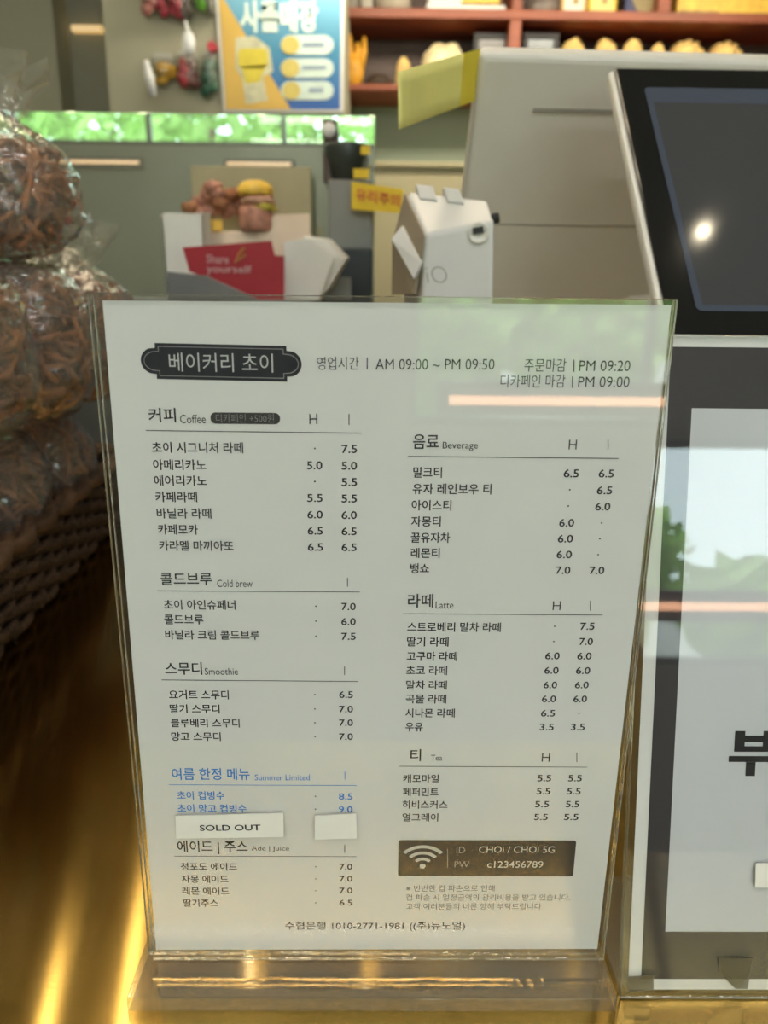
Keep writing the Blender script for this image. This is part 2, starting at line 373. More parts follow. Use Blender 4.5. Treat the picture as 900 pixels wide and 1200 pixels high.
# ------------------------------------------------------------------ menu sheet
PY = 0.0
PZ0 = T + 0.0125
tl = at(120, 352, PY); tr = at(787, 357.5, PY); br = at(700, 1112, PY); bl = at(183, 1113, PY)
bm = B(); prism(bm, [tl, tr, br, bl], (0, 0.0003, 0))
sheet = tag(link('menu_sheet', bm, M['paper'], loc=(0, 0, bl.z)), 'white paper menu printed with coffee and drink prices in the acrylic stand', 'menu')
WL[sheet.name] = Vector((0, 0, bl.z))
TY = PY - 0.00015
UP = (0, 0, 1)
def TXT(bm, s, u0, u1, v, hmm, bold=0.008, v1=None, Y=None):
    Y = TY if Y is None else Y
    put_text(bm, s, at(u0, v, Y), at(u1, v if v1 is None else v1, Y), hmm / 1000, UP, bold)
def bar(bm, u0, v0, u1, v1, wmm, Y=None):
    Y = TY if Y is None else Y
    a = at(u0, v0, Y); b = at(u1, v1, Y); d = (b - a).normalized(); n = Vector((-d.z, 0, d.x)) * wmm / 2000
    face_poly(bm, [a - n, b - n, b + n, a + n])
def dot(bm, u, v, rmm=0.35, Y=None):
    c = at(u, v, TY if Y is None else Y); face_poly(bm, [c + Vector((math.cos(k * PI / 4), 0, math.sin(k * PI / 4))) * rmm / 1000 for k in range(8)])
def vh(v0, v1): return (at(450, v0, PY).z - at(450, v1, PY).z) * 1000
def section(name, kr, en, rule, cols, rows, m=None, label=None):
    bm = B()
    s, u0, u1, v0, v1 = kr; TXT(bm, s, u0, u1, (v0 + v1) / 2, vh(v0, v1), 0.010)
    s, u0, u1, v, hm = en; TXT(bm, s, u0, u1, v, hm, 0.0)
    bar(bm, *rule, 0.28)
    for s, u, v0, v1 in cols:
        if s == 'I': bar(bm, u, v0, u, v1, 0.34)
        else: TXT(bm, 'H', u - 4.7, u + 4.7, (v0 + v1) / 2, vh(v0, v1), -0.006)
    extra = B()
    for r in rows:
        nm, u0, u1, v, pr = r
        TXT(bm, nm, u0, u1, v, 4.35, 0.013, v + (u1 - u0) * 0.005)
        for q_ in pr:
            if q_[0] == '.': dot(extra if label else bm, q_[1], q_[2])
            else: TXT(bm, q_[0], q_[1], q_[2], q_[3], 3.3, 0.014)
    o = link(name, bm, m or M['ink'], sheet)
    if label: o['label'] = label; link('price_dots', extra, M['ink'], o)
    else: extra.free()
    return o
D = '.'
section('coffee_list', ('커피', 174, 206, 478, 495), ('Coffee', 211, 241, 491, 3.3), (170.8, 504.5, 423.6, 507.6),
    (('H', 367.2, 485, 497), ('I', 409, 485, 498)),
    (('초이 시그니처 라떼', 178, 285, 524.3, ((D, 369, 525.5), ('7.5', 400.3, 418.5, 526.2))),
     ('아메리카노', 179.3, 241.5, 544.5, (('5.0', 359.7, 377.8, 545.3), ('5.0', 400.3, 418.5, 545.8))),
     ('에어리카노', 180.5, 242.5, 563.2, ((D, 369, 564.3), ('5.5', 400.3, 418.5, 565))),
     ('카페라떼', 182, 231, 582.2, (('5.5', 360, 378, 583.7), ('5.5', 400.3, 418.3, 584.3))),
     ('바닐라 라떼', 183.6, 247.7, 601.5, (('6.0', 360.2, 378.2, 603), ('6.0', 400.3, 418.2, 603.6))),
     ('카페모카', 185, 232, 620.4, (('6.5', 360.5, 378.4, 622), ('6.5', 400.3, 418, 622.6))),
     ('카라멜 마끼아또', 186.4, 273.6, 639.4, (('6.5', 360.7, 378.6, 641), ('6.5', 400.3, 418, 641.3)))))
section('cold_brew_list', ('콜드브루', 188, 248.4, 671.3, 686), ('Cold brew', 254.4, 296, 683.7, 3.2), (184, 692.3, 421.6, 693.7),
    (('I', 407.3, 677, 687.5),),
    (('초이 아인슈페너', 191.9, 276, 708.6, ((D, 370.3, 710.4), ('7.0', 400, 417, 710.8))),
     ('콜드브루', 192.6, 238.4, 726, ((D, 370.3, 727.8), ('6.0', 400, 417, 728.4))),
     ('바닐라 크림 콜드브루', 193.6, 304, 743.8, ((D, 370.3, 745.6), ('7.5', 400, 417, 745.8)))))
section('smoothie_list', ('스무디', 193.3, 236.7, 776, 790.8), ('Smoothie', 240, 279, 786.8, 3.2), (189.4, 796.8, 419.4, 798.6),
    (('I', 403.8, 781, 791),),
    (('요거트 스무디', 198, 268, 814, ((D, 369, 814), ('6.5', 397.4, 413.7, 814))),
     ('딸기 스무디', 199, 257.3, 830.6, ((D, 369, 830.8), ('7.0', 397.4, 413.7, 831))),
     ('블루베리 스무디', 200, 280.8, 847, ((D, 369, 847), ('7.0', 397.4, 413.7, 847))),
     ('망고 스무디', 200.8, 258.7, 863, ((D, 369.3, 863.2), ('7.0', 397.4, 413.7, 863.3)))))
section('summer_list', ('여름 한정 메뉴', 201.3, 292.6, 900, 914), ('Summer Limited', 298.5, 363, 911, 3.0), (197.9, 919.6, 418, 920.6),
    (('I', 404.2, 904, 913.5),),
    (('초이 컵빙수', 207.5, 263, 932, ((D, 369.8, 933.2), ('8.5', 397, 413.2, 933.4))),
     ('초이 망고 컵빙수', 207.9, 289, 947.2, ((D, 369.8, 948.2), ('9.0', 397, 413.2, 948.5)))), M['ink_blue'], 'blue printed summer menu lines')
section('ade_list', ('에이드 | 주스', 207.9, 290.2, 985, 1001), ('Ade | Juice', 294.7, 339, 995, 3.2), (204.4, 1003.3, 417.6, 1003.9),
    (('I', 404, 990, 999.5),),
    (('청포도 에이드', 211.7, 277.8, 1015.4, ((D, 370, 1015.6), ('7.0', 397.7, 413, 1015.7))),
     ('자몽 에이드', 212.7, 267.5, 1030, ((D, 370, 1030), ('7.0', 397.7, 413, 1029.8))),
     ('레몬 에이드', 213.7, 268.5, 1044, ((D, 370, 1043.8), ('7.0', 397.7, 413, 1043.6))),
     ('딸기주스', 214.8, 255.7, 1058, ((D, 370, 1058), ('6.5', 397.7, 413, 1057.8)))))
section('beverage_list', ('음료', 484, 514.4, 509, 526), ('Beverage', 518.8, 560, 523, 3.5), (478, 534.8, 725, 537.3),
    (('H', 671.3, 515.3, 526.7), ('I', 712.6, 515, 527)),
    (('밀크티', 484.3, 518, 553.5, (('6.5', 660.7, 678.4, 554.7), ('6.5', 701.7, 719.5, 554.9))),
     ('유자 레인보우 티', 483.6, 576, 572.8, ((D, 667.8, 574), ('6.5', 699.6, 717.6, 574.6))),
     ('아이스티', 482.4, 529, 592, ((D, 666, 593), ('6.0', 697.7, 715.4, 593.6))),
     ('자몽티', 481.8, 516.6, 611, (('6.0', 655.4, 673, 612.6), (D, 704.9, 612.8))),
     ('꿀유자차', 481.5, 527.5, 630, (('6.0', 653.8, 671.6, 631.3), (D, 703, 631.5))),
     ('레몬티', 481.5, 515.4, 648, (('6.0', 652.3, 670.3, 649.8), (D, 701, 650))),
     ('뱅쇼', 480.8, 503, 666, (('7.0', 651.4, 668.5, 668.3), ('7.0', 690.9, 708.3, 668.5)))))
section('latte_list', ('라떼', 478, 507.8, 696, 712), ('Latte', 510.5, 531.5, 709, 3.2), (472.8, 719.2, 706, 720.7),
    (('H', 652.5, 704.5, 715), ('I', 691.8, 704, 715.5)),
    (('스트로베리 말차 라떼', 477.5, 587, 734.7, ((D, 650, 734), ('7.5', 680, 696.8, 734))),
     ('딸기 라떼', 477, 525.7, 752, ((D, 649, 751.8), ('7.0', 679, 695, 751.8))),
     ('고구마 라떼', 476.7, 535.8, 769, (('6.0', 639, 656, 768.6), ('6.0', 676.6, 693.3, 768.8))),
     ('초코 라떼', 476, 524, 785.6, (('6.0', 638, 654.8, 785.6), ('6.0', 675, 691.8, 785.8))),
     ('말차 라떼', 476, 523.7, 802.7, (('6.0', 637, 653, 802.7), ('6.0', 673.9, 690, 802.7))),
     ('곡물 라떼', 475.5, 523, 819, (('6.0', 635, 651.7, 819), ('6.0', 672, 688, 819))),
     ('시나몬 라떼', 475, 533, 835.4, (('6.5', 634, 650.5, 835.8), (D, 678.5, 836))),
     ('우유', 475, 495.7, 852, (('3.5', 632.6, 649, 852), ('3.5', 669, 685.5, 852)))))
section('tea_list', ('티', 481, 493.4, 878, 892), ('Tea', 505, 518.3, 888, 2.9), (467.7, 898, 688, 899),
    (('H', 639.7, 882.5, 892.6), ('I', 676, 882, 893)),
    (('캐모마일', 472.4, 514.4, 912.4, (('5.5', 630, 646, 912), ('5.5', 666, 682, 912))),
     ('페퍼민트', 472, 514, 928, (('5.5', 628.8, 645, 927.3), ('5.5', 664.5, 680.5, 927.3))),
     ('히비스커스', 471.6, 524.5, 942.8, (('5.5', 627, 643.5, 942.4), ('5.5', 663, 679, 942.4))),
     ('얼그레이', 471.6, 513.6, 957.8, (('5.5', 626, 642, 957.5), ('5.5', 661, 678, 957.5)))))
bm = B()
TXT(bm, '영업시간', 371.5, 420.5, 425.8, 4.9, -0.004); bar(bm, 430.3, 419, 430.3, 433, 0.4)
TXT(bm, 'AM 09:00 ~ PM 09:50', 440, 579.5, 427, 4.0, -0.006)
TXT(bm, '주문마감', 614.7, 663.5, 428, 4.9, -0.004); bar(bm, 672.7, 421.5, 672.5, 436, 0.4); TXT(bm, 'PM 09:20', 679, 738.7, 428.7, 4.0, -0.006)
TXT(bm, '디카페인 마감', 586.7, 662.5, 446.6, 4.9, -0.004); bar(bm, 671, 441, 670.8, 454.5, 0.4); TXT(bm, 'PM 09:00', 677.8, 737.8, 447.6, 4.0, -0.006)
link('opening_hours', bm, M['ink'], sheet)
bm = B(); TXT(bm, '수협은행 1010-2771-1981 ((주)뉴노멀)', 334, 545, 1085.5, 5.5, 0.006)
link('bank_line', bm, M['ink'], sheet)
bm = B()
TXT(bm, '※ 빈번한 컵 파손으로 인해', 476, 579.6, 1041, 3.6, -0.006)
TXT(bm, '컵 파손 시 일정금액의 관리비용을 받고 있습니다.', 476, 668, 1051.7, 3.6, -0.006)
TXT(bm, '고객 여러분들의 너른 양해 부탁드립니다.', 476, 636, 1062.2, 3.6, -0.006)
link('small_print', bm, M['ink'], sheet)
# title plaque: notched ends with a round bulge
def plaque_pts(d, Y):
    a = at(165, 423, Y); b = at(353.5, 425, Y); top = at(260, 402.5 , Y).z; bot = at(260, 444.5, Y).z
    cz = (top + bot) / 2; h = (top - bot) / 2 - d; x0 = a.x + d; x1 = b.x - d; cx0 = x0 + 0.0042; cx1 = x1 - 0.0042
    hb = h - 0.0018; pts = []
    sh = lambda x: (x - a.x) * -0.012
    pts += [(cx0 + 0.0014, -h), (cx1 - 0.0014, -h), (cx1 - 0.0014, -hb)]
    pts += [(cx1 - 0.0006 + 0.0048 * math.cos(t), hb * math.sin(t)) for t in [math.radians(-72 + 12 * k) for k in range(13)]]
    pts += [(cx1 - 0.0014, hb), (cx1 - 0.0014, h), (cx0 + 0.0014, h), (cx0 + 0.0014, hb)]
    pts += [(cx0 + 0.0006 - 0.0048 * math.cos(t), hb * math.sin(t)) for t in [math.radians(72 - 12 * k) for k in range(13)]]
    pts += [(cx0 + 0.0014, -hb)]
    return [Vector((x, Y, cz + z + sh(x))) for x, z in pts]
bm = B(); face_poly(bm, plaque_pts(0, TY)); pl = link('title_plaque', bm, M['plaque'], sheet); pl['label'] = 'dark navy title plaque with notched rounded ends'
bm = B()
A_, Bq = plaque_pts(0.0011, TY - 0.0001), plaque_pts(0.00135, TY - 0.0001)
for i in range(len(A_)):
    j = (i + 1) % len(A_)
    bm.faces.new([bm.verts.new(q_) for q_ in (A_[i], A_[j], Bq[j], Bq[i])])
link('outline', bm, M['ink_grey'], pl)
bm = B(); TXT(bm, '베이커리 초이', 198, 320, 424.3, 7.0, 0.0, 425.6, TY - 0.0001); link('lettering', bm, M['ink_white'], pl)
# decaf pill
def rpoly(u0, v0, u1, v1, rmm, Y):
    a = at(u0, v1, Y); b = at(u1, v0, Y)
    return [Vector((x, Y, z)) for x, z in rrect(a.x, a.z, b.x, b.z, rmm / 1000)]
bm = B(); face_poly(bm, rpoly(247, 484, 328, 496.5, 1.95, TY)); pp = link('decaf_pill', bm, M['panel_grey'], sheet); pp['label'] = 'dark grey pill behind the decaf surcharge'
bm = B(); TXT(bm, '디카페인 +500원', 253, 321, 490.2, 3.3, -0.012, 490.2, TY - 0.0001); link('lettering', bm, M['ink_grey'], pp)
# wifi panel
bm = B(); face_poly(bm, rpoly(466.3, 985, 675.5, 1026.5, 1.2, TY)); wp = link('wifi_panel', bm, M['panel_grey'], sheet); wp['label'] = 'dark grey panel with the wireless network name and password'
bm = B(); c = at(495.2, 1015, TY - 0.0001)
for r0, r1 in ((0.0034, 0.0050), (0.0070, 0.0087), (0.0106, 0.0124)):
    a = math.radians(48); n = 12
    for k in range(n):
        t0 = PI / 2 - a + 2 * a * k / n; t1 = PI / 2 - a + 2 * a * (k + 1) / n
        face_poly(bm, [c + Vector((math.cos(t), 0, math.sin(t) * 0.92)) * r for r, t in ((r0, t0), (r1, t0), (r1, t1), (r0, t1))])
face_poly(bm, [c + Vector((math.cos(k * PI / 6), 0, math.sin(k * PI / 6))) * 0.0014 for k in range(12)])
link('wifi_symbol', bm, M['ink_white'], wp)
bm = B(); Yw = TY - 0.0001
TXT(bm, 'CHOi / CHOi 5G', 561.3, 650, 995.6, 3.6, 0.0, None, Yw); TXT(bm, 'c123456789', 571, 636.5, 1013, 3.7, 0.006, None, Yw)
link('lettering', bm, M['ink_white'], wp)
bm = B(); TXT(bm, 'ID', 535, 545, 996.2, 3.4, -0.004, None, Yw); TXT(bm, 'PW', 532.7, 550, 1013, 3.4, -0.004, None, Yw); bar(bm, 524.6, 995, 524.6, 1017, 0.3, Yw)
link('field_names', bm, M['ink_grey'], wp)
# stickers on the stand
SY = -0.0026
def sticker(pts, name, label):
    bm = prism(B(), [at(u, v, SY) for u, v in pts], (0, 0.00035, 0))
    c = at(*pts[3], SY); return tag(link(name, bm, M['sticker'], loc=c), label, 'sticker')
so = sticker(((205.4, 956.5), (331.9, 953.4), (332.2, 981), (206.5, 982.7)), 'sold_out_sticker', 'cream paper strip lettered SOLD OUT stuck low on the left of the menu')
bm = B(); TXT(bm, 'SOLD OUT', 234, 305.3, 970.4, 3.1, 0.012, 969.8, SY - 0.0002); link('lettering', bm, M['ink'], so)
sticker(((369, 956.5), (417.3, 953.7), (418.3, 982.5), (369, 984)), 'blank_sticker', 'small blank cream paper strip stuck right of the SOLD OUT strip on the menu')

# ------------------------------------------------------------------ the second sign, leaning back
sb = atz(727, 1171, T + 0.0005); st = sb + Vector((0, math.sin(math.radians(10)), math.cos(math.radians(10)))) * 0.3015
sv = (st - sb); SL = sv.length; su = sv.normalized(); sx = Vector((1, 0, 0)); sn = su.cross(sx)      # sn points away from the camera
if sn.y < 0: sn = -sn
SM = frame(sb, sx, sn, su)
sh_ = thing('sign_holder', 'clear acrylic leaning sign holder right of the menu stand', 'sign holder', sb)
pane('front_pane', 0, 0.222, 0, 0.0018, 0, SL, sh_, SM); pane('back_pane', 0, 0.222, 0.0030, 0.0048, 0, SL, sh_, SM)
link('foot', box(B(), sb.x, sb.x + 0.222, sb.y + 0.006, sb.y + 0.075, T + 0.0003, T + 0.003, 0.0008), M['acrylic_block'], sh_)
def sp(u, v, off=0.0022):                  # sight line on to the sign's plane -> (x, t)
    q_ = on_plane(u, v, sb + sn * off, sn) - sb; return q_.dot(sx), q_.dot(su)
def sw(x, t, off): return sb + sx * x + su * t + sn * off
x0, t0 = sp(736, 1159.5); _, t1 = sp(820, 392.5)
bm = prism(B(), [sw(x0, t0, 0.0022), sw(x0 + 0.21, t0, 0.0022), sw(x0 + 0.21, t1, 0.0022), sw(x0, t1, 0.0022)], sn * 0.0003)
ss = tag(link('sign_sheet', bm, M['paper'], loc=sw(x0, t0, 0.0022)), 'white paper notice with thick dark border cut off at right edge', 'notice')
bx, bt = sp(751, 1147); _, bT = sp(820, 406.7); ix, it = sp(779.5, 1091.5); _, iT = sp(840, 478.7)
W2 = x0 + 0.21 - (bx - x0)
f = B()
for a0, b0, a1, b1 in ((bx, bt, W2, it), (bx, iT, W2, bT), (bx, it, ix, iT), (W2 - (ix - bx), it, W2, iT)):
    face_poly(f, [sw(a0, b0, 0.00205), sw(a1, b0, 0.00205), sw(a1, b1, 0.00205), sw(a0, b1, 0.00205)])
bd = link('border', f, mat('border_ink', (0.042, 0.036, 0.042), 0.6, var=0.05), ss); bd['label'] = 'thick dark printed border'
f = B(); face_poly(f, [sw(ix, it, 0.0021), sw(W2 - (ix - bx), it, 0.0021), sw(W2 - (ix - bx), iT, 0.0021), sw(ix, iT, 0.0021)])
link('inner_panel', f, mat('panel_lilac', (0.66, 0.68, 0.72), 0.7, var=0.02), ss)
f = B()
def gl(u0, v0, u1, v1):
    a = sp(u0, v0, 0.002); b = sp(u1, v1, 0.002)
    face_poly(f, [sw(a[0], b[1], 0.0019), sw(b[0], b[1], 0.0019), sw(b[0], a[1], 0.0019), sw(a[0], a[1], 0.0019)])
gl(861.5, 856.5, 872, 881); gl(894.8, 856.5, 905.3, 881); gl(872, 862, 894.8, 869.5); gl(872, 874.3, 894.8, 881)
gl(854, 885.8, 912.5, 893); gl(874.3, 893, 884.5, 909.3)
link('lettering', f, M['ink'], ss)
# tape tabs and the cream label
def tape(pts, name, label, cat, m):
    ps = [sw(*sp(u, v, -0.0004), -0.0004) for u, v in pts]
    return tag(link(name, prism(B(), ps, sn * 0.00035), m, loc=ps[0]), label, cat)
M['tape_clear'] = clear_mat('tape_film', (0.60, 0.61, 0.60), 0.35, boost=4)
tape(((842, 1122), (883, 1123), (879, 1143), (876, 1159), (862, 1159), (850, 1147), (843, 1138)), 'tape_tab', 'torn frosted tape tab on the lower border of the dark-edged notice', 'tape', M['tape_clear'])
tape(((736, 1145), (766, 1143), (766, 1160), (736, 1163)), 'tape_tab', 'frosted tape over the lower left corner of the dark-edged notice', 'tape', M['tape_clear'])
tape(((886, 1012), (925, 1012), (925, 1041), (885, 1040)), 'cream_label', 'blank cream paper label on the notice at the right edge', 'label', M['sticker'])

# ------------------------------------------------------------------ customer touch screen
mB = at(785, 385, 0.20); mA = atx(720, 80, mB.x)
mu = (mA - mB).normalized(); ml = (mA - mB).length; mn = mu.cross(Vector((1, 0, 0)));
if mn.y < 0: mn = -mn
bot = mB - mu * 0.022; ML = ml + 0.022; MW = 0.375
ps_ = thing('touch_screen', 'tilted black touch screen with cream edge behind the notice', 'screen', (mB.x + MW / 2, 0.33, T))
MM = frame(bot, Vector((1, 0, 0)), mn, mu)
link('casing', box(B(), -0.004, MW + 0.004, 0.002, 0.012, -0.004, ML + 0.001, 0.003, 2, MM), M['white_plastic'], ps_)
link('bezel', box(B(), 0, MW, -0.001, 0.003, 0, ML - 0.0005, 0.0012, 1, MM), M['black_glass'], ps_)
def mp_(u, v):
    q_ = on_plane(u, v, bot, mn) - bot; return q_.x, q_.dot(mu)
a = mp_(754, 104); b = mp_(817, 366)
q0 = [(a[0], b[1]), (MW - a[0], b[1]), (MW - a[0], a[1]), (a[0], a[1])]
def mwld(x, t, o): return bot + Vector((1, 0, 0)) * x + mu * t + mn * o
scr = mat('screen_dim', (0.016, 0.017, 0.017), 0.07, var=0.0, emit=(0.98, 1.0, 0.95), estr=0.032)
scb = mat('screen_bar', (0.02, 0.024, 0.035), 0.07, var=0.0, emit=(0.8, 0.97, 1.15), estr=0.042)
f = B(); rr_ = rrect(a[0], b[1], MW - a[0], a[1], 0.004); face_poly(f, [mwld(x, t, -0.0013) for x, t in rr_])
dp = link('display', f, scb, ps_)
f = B(); face_poly(f, [mwld(x, t, -0.0015) for x, t in ((a[0] + 0.0045, b[1] + 0.005), (MW - a[0] - 0.0045, b[1] + 0.005), (MW - a[0] - 0.0045, a[1] - 0.018), (a[0] + 0.0045, a[1] - 0.018))])
link('window_area', f, scr, dp)
bm = B()
box(bm, mB.x + 0.06, mB.x + MW - 0.06, 0.22, 0.45, T, T + 0.02, 0.006)
box(bm, mB.x + MW / 2 - 0.05, mB.x + MW / 2 + 0.05, 0.33, 0.36, T + 0.02, T + 0.40, 0.006)
link('stand', bm, M['white_plastic'], ps_)

# staff-side monitor: its pale back leans towards us
ya = math.radians(2.5); ex = Vector((math.cos(ya), math.sin(ya), 0)); nh = Vector((-math.sin(ya), math.cos(ya), 0))
sA = at(563, 63, 0.43); ed = edge_vec(sA, nh, Vector((0, 0, -1)), 541, 245); ed.normalize()
en = ex.cross(ed).normalized()
if en.y < 0: en = -en
SMx = frame(sA, ex, en, ed)
mo = thing('monitor', 'pale cream back of a staff monitor behind the touch screen', 'monitor', (sA.x + 0.2, 0.62, T))
link('back_cover', box(B(), 0, 0.46, 0, 0.022, 0, 0.30, 0.006, 3, SMx), M['white_plastic'], mo)
link('screen', box(B(), 0.008, 0.452, 0.022, 0.025, 0.008, 0.292, 0.001, 1, SMx), M['black_glass'], mo)
def sl(u, v):
    q_ = on_plane(u, v, sA, en) - sA; return q_.dot(ex), q_.dot(ed)
a = sl(625, 126); b = sl(735, 131)
link('vent_slot', box(B(), a[0], b[0], -0.0008, 0.002, a[1], a[1] + 0.004, 0, 1, SMx), M['grey_seam'], mo)
a = sl(580, 262)
link('seam', box(B(), 0.012, 0.44, -0.0004, 0.001, a[1], a[1] + 0.0012, 0, 1, SMx), M['grey_seam'], mo)
bm = B(); pm = sA + ex * 0.23 + ed * 0.2 + en * 0.02
box(bm, pm.x - 0.04, pm.x + 0.04, pm.y, pm.y + 0.03, T + 0.015, pm.z + 0.03, 0.004); box(bm, pm.x - 0.11, pm.x + 0.11, pm.y - 0.08, pm.y + 0.09, T, T + 0.016, 0.004)
link('stand', bm, M['white_plastic'], mo)
# sticky note on the monitor's left edge
def sheet_grid(bm, f, nu=14, nv=4, th=0.0004, nvec=(0, 1, 0)):
    g = [[bm.verts.new(f(i / nu, j / nv)) for j in range(nv + 1)] for i in range(nu + 1)]
    g2 = [[bm.verts.new(Vector(f(i / nu, j / nv)) + Vector(nvec) * th) for j in range(nv + 1)] for i in range(nu + 1)]
    for i in range(nu):
        for j in range(nv):
            bm.faces.new((g[i][j], g[i + 1][j], g[i + 1][j + 1], g[i][j + 1])); bm.faces.new((g2[i][j], g2[i][j + 1], g2[i + 1][j + 1], g2[i + 1][j]))
    for i in range(nu):
        for j in (0, nv): bm.faces.new((g[i][j], g2[i][j], g2[i + 1][j], g[i + 1][j]))
    for j in range(nv):
        for i in (0, nu): bm.faces.new((g[i][j], g[i][j + 1], g2[i][j + 1], g2[i][j]))
    return bm
def note_f(s0, s1, off=0):
    def f(s, t):
        s = s0 + (s1 - s0) * s
        Yd = 0.436 - 0.085 * (1 - s) + 0.012 * math.sin(s * PI) - off + t * 0.02 * s
        top = (466 + (563 - 466) * s, 84 + (57 - 84) * s); bo = (467 + (557 - 467) * s, 152 + (118 - 152) * s)
        return at(top[0] + (bo[0] - top[0]) * t, top[1] + (bo[1] - top[1]) * t, Yd)
    return f
nt_ = tag(link('sticky_note', sheet_grid(B(), note_f(0, 1)), M['note'], loc=at(560, 90, 0.43), smooth=True), 'plain yellow paper note sticking out from the monitor top left corner', 'note')
WL[nt_.name] = at(560, 90, 0.43)
link('folded_end', sheet_grid(B(), note_f(0.80, 1.0, 0.0008)), M['note_dark'], nt_)

# ------------------------------------------------------------------ white receipt printer / card terminal on the counter
cr = thing('receipt_printer', 'white upright receipt printer left of the cream monitor', 'printer', (at(530, 300, 0.36).x, 0.38, T))
def hull(pts, bev):
    t = bmesh.new()
    for p_ in pts: t.verts.new(p_)
    bmesh.ops.convex_hull(t, input=t.verts[:]); bmesh.ops.dissolve_limit(t, angle_limit=0.02, verts=t.verts[:], edges=t.edges[:])
    bmesh.ops.bevel(t, geom=t.edges[:], offset=bev, segments=3, affect='EDGES', profile=0.5)
    return t
fb = at(499, 275, 0.350); fr2 = at(580, 259, 0.340); b0 = at(476, 223, 0.405); n1_ = (fr2 - fb).cross(b0 - fb).normalized(); b1 = on_plane(572, 234, fb, n1_)
zb_ = T + 0.02
g0 = at(486, 345, 0.350); g1 = at(588, 345, 0.340)
low = lambda p_, q_: Vector((p_.x + (q_.x - p_.x) * 1.2, p_.y, zb_))
fl0 = low(fb, g0); fl1 = low(fr2, g1)
nf_ = (fr2 - fb).cross(fl0 - fb).normalized(); fl1.y = fb.y - (nf_.x * (fl1.x - fb.x) + nf_.z * (fl1.z - fb.z)) / nf_.y
body = [fb, fr2, b0, b1, fl0, fl1, Vector((fl0.x - 0.006, 0.41, zb_)), Vector((fl1.x - 0.006, 0.40, zb_))]
link('body', hull(body, 0.003), M['white_gloss'], cr)
cx_ = (fr2 - fb); cx_.z = 0; cx_.normalize(); cy_ = Vector((0, 0, 1)).cross(cx_)
nf = (fr2 - fb).cross(fl0 - fb).normalized()
if nf.y > 0: nf = -nf
tx = (fr2 - fb).normalized(); tu = nf.cross(tx)
if tu.z < 0: tu = -tu
bm = B()
for s0, s1 in ((0.12, 0.34), (0.46, 0.66)):      # two raised lugs with the notch between them
    e0 = b0.lerp(b1, s0); e1 = b0.lerp(b1, s1); dn0 = (fb - b0) * 0.22
    prism(bm, [e0 + Vector((0, 0, 0.006)), e1 + Vector((0, 0, 0.006)), e1 + dn0 + Vector((0, 0, 0.002)), e0 + dn0 + Vector((0, 0, 0.002))], (0, 0.006, -0.008), 0.001)
link('cover_lug', bm, M['white_gloss'], cr)
rc = on_plane(561, 273, fb, nf) + nf * 0.0006
ax = frame((0, 0, 0), tx, tu, nf)
bt_ = link('button', lathe(B(), rc, [(0.0085, -0.001), (0.0085, 0.0012), (0.007, 0.0018), (0.0062, 0.0008), (0.001, 0.0006)], 24, ax), M['white_plastic'], cr, smooth=True)
link('slot', box(B(), -0.004, 0.004, -0.0035, 0.0010, 0.001, 0.003, 0, 1, frame(rc + tu * 0.003 , tx, tu, nf)), M['black'], bt_)
kp = fr2.lerp(b1, 0.35) + tx * 0.001 - tu * 0.004
link('side_knob', lathe(B(), kp, [(0.004, -0.002), (0.004, 0.003), (0.003, 0.004)], 14, frame((0, 0, 0), nf, tu, tx)), M['black'], cr)
# marking on the front
bm = B(); l0 = on_plane(500, 322, fb, nf) + nf * 0.0006; l1 = on_plane(524, 322, fb, nf) + nf * 0.0006
put_text(bm, 'iO', l0, l1, 0.013, tu, -0.02)
link('marking', bm, M['grey_seam'], cr)
# paper cover slanting off the left flank
bm = B(); fl = [at(458, 280, 0.385), at(471, 264, 0.385), at(494, 308, 0.345), at(485, 328, 0.345)]
prism(bm, fl, (0.002, 0.006, 0), 0.0008); link('paper_flap', bm, M['white_gloss'], cr)
sd = [at(474, 226, 0.404), at(497, 276, 0.352), at(484, 345, 0.352), at(459, 345, 0.40), at(459, 285, 0.40)]
bm = prism(B(), sd, (0.003, 0.004, 0), 0.0005); link('side_cover', bm, mat('tan_plastic', (0.34, 0.28, 0.20), 0.5, var=0.03), cr)
link('foot', box(B(), fl0.x - 0.015, fl1.x + 0.012, 0.335, 0.42, T, T + 0.021, 0.004), M['white_gloss'], cr)

# ------------------------------------------------------------------ mirror-dark glass panel across the counter
GY = 1.20
gz = at(200, 132.5, GY).z; gx = at(439, 250, GY).x
gp = thing('glass_partition', 'tall tinted glass partition reflecting green trees across the counter', 'glass partition', (-0.5, GY, T))
gm_ = box(B(), -1.24, gx, GY, GY + 0.008, T + 0.012, gz, 0.001, 1)
link('pane', gm_, M['mirror'], gp)
link('bottom_channel', box(B(), -1.24, gx, GY - 0.012, GY + 0.02, T, T + 0.014, 0.002), M['grey_metal'], gp)
# yellow caution label folded round its right edge
cl = [at(u, v, GY - 0.115) for u, v in ((412, 212.5), (473, 222), (470, 249.5), (412, 245.5))]
lb = tag(link('caution_label', prism(B(), cl, (0, 0.004, 0)), M['label_yellow'], loc=cl[3]), 'yellow label with red lettering stuck to the right edge of the grey machine', 'label')
bm = B(); Yl = GY - 0.1165
put_text(bm, '유리주의', at(417, 227.5, Yl), at(469, 236, Yl), 0.020, UP, 0.02); link('lettering', bm, M['red_ink'], lb)

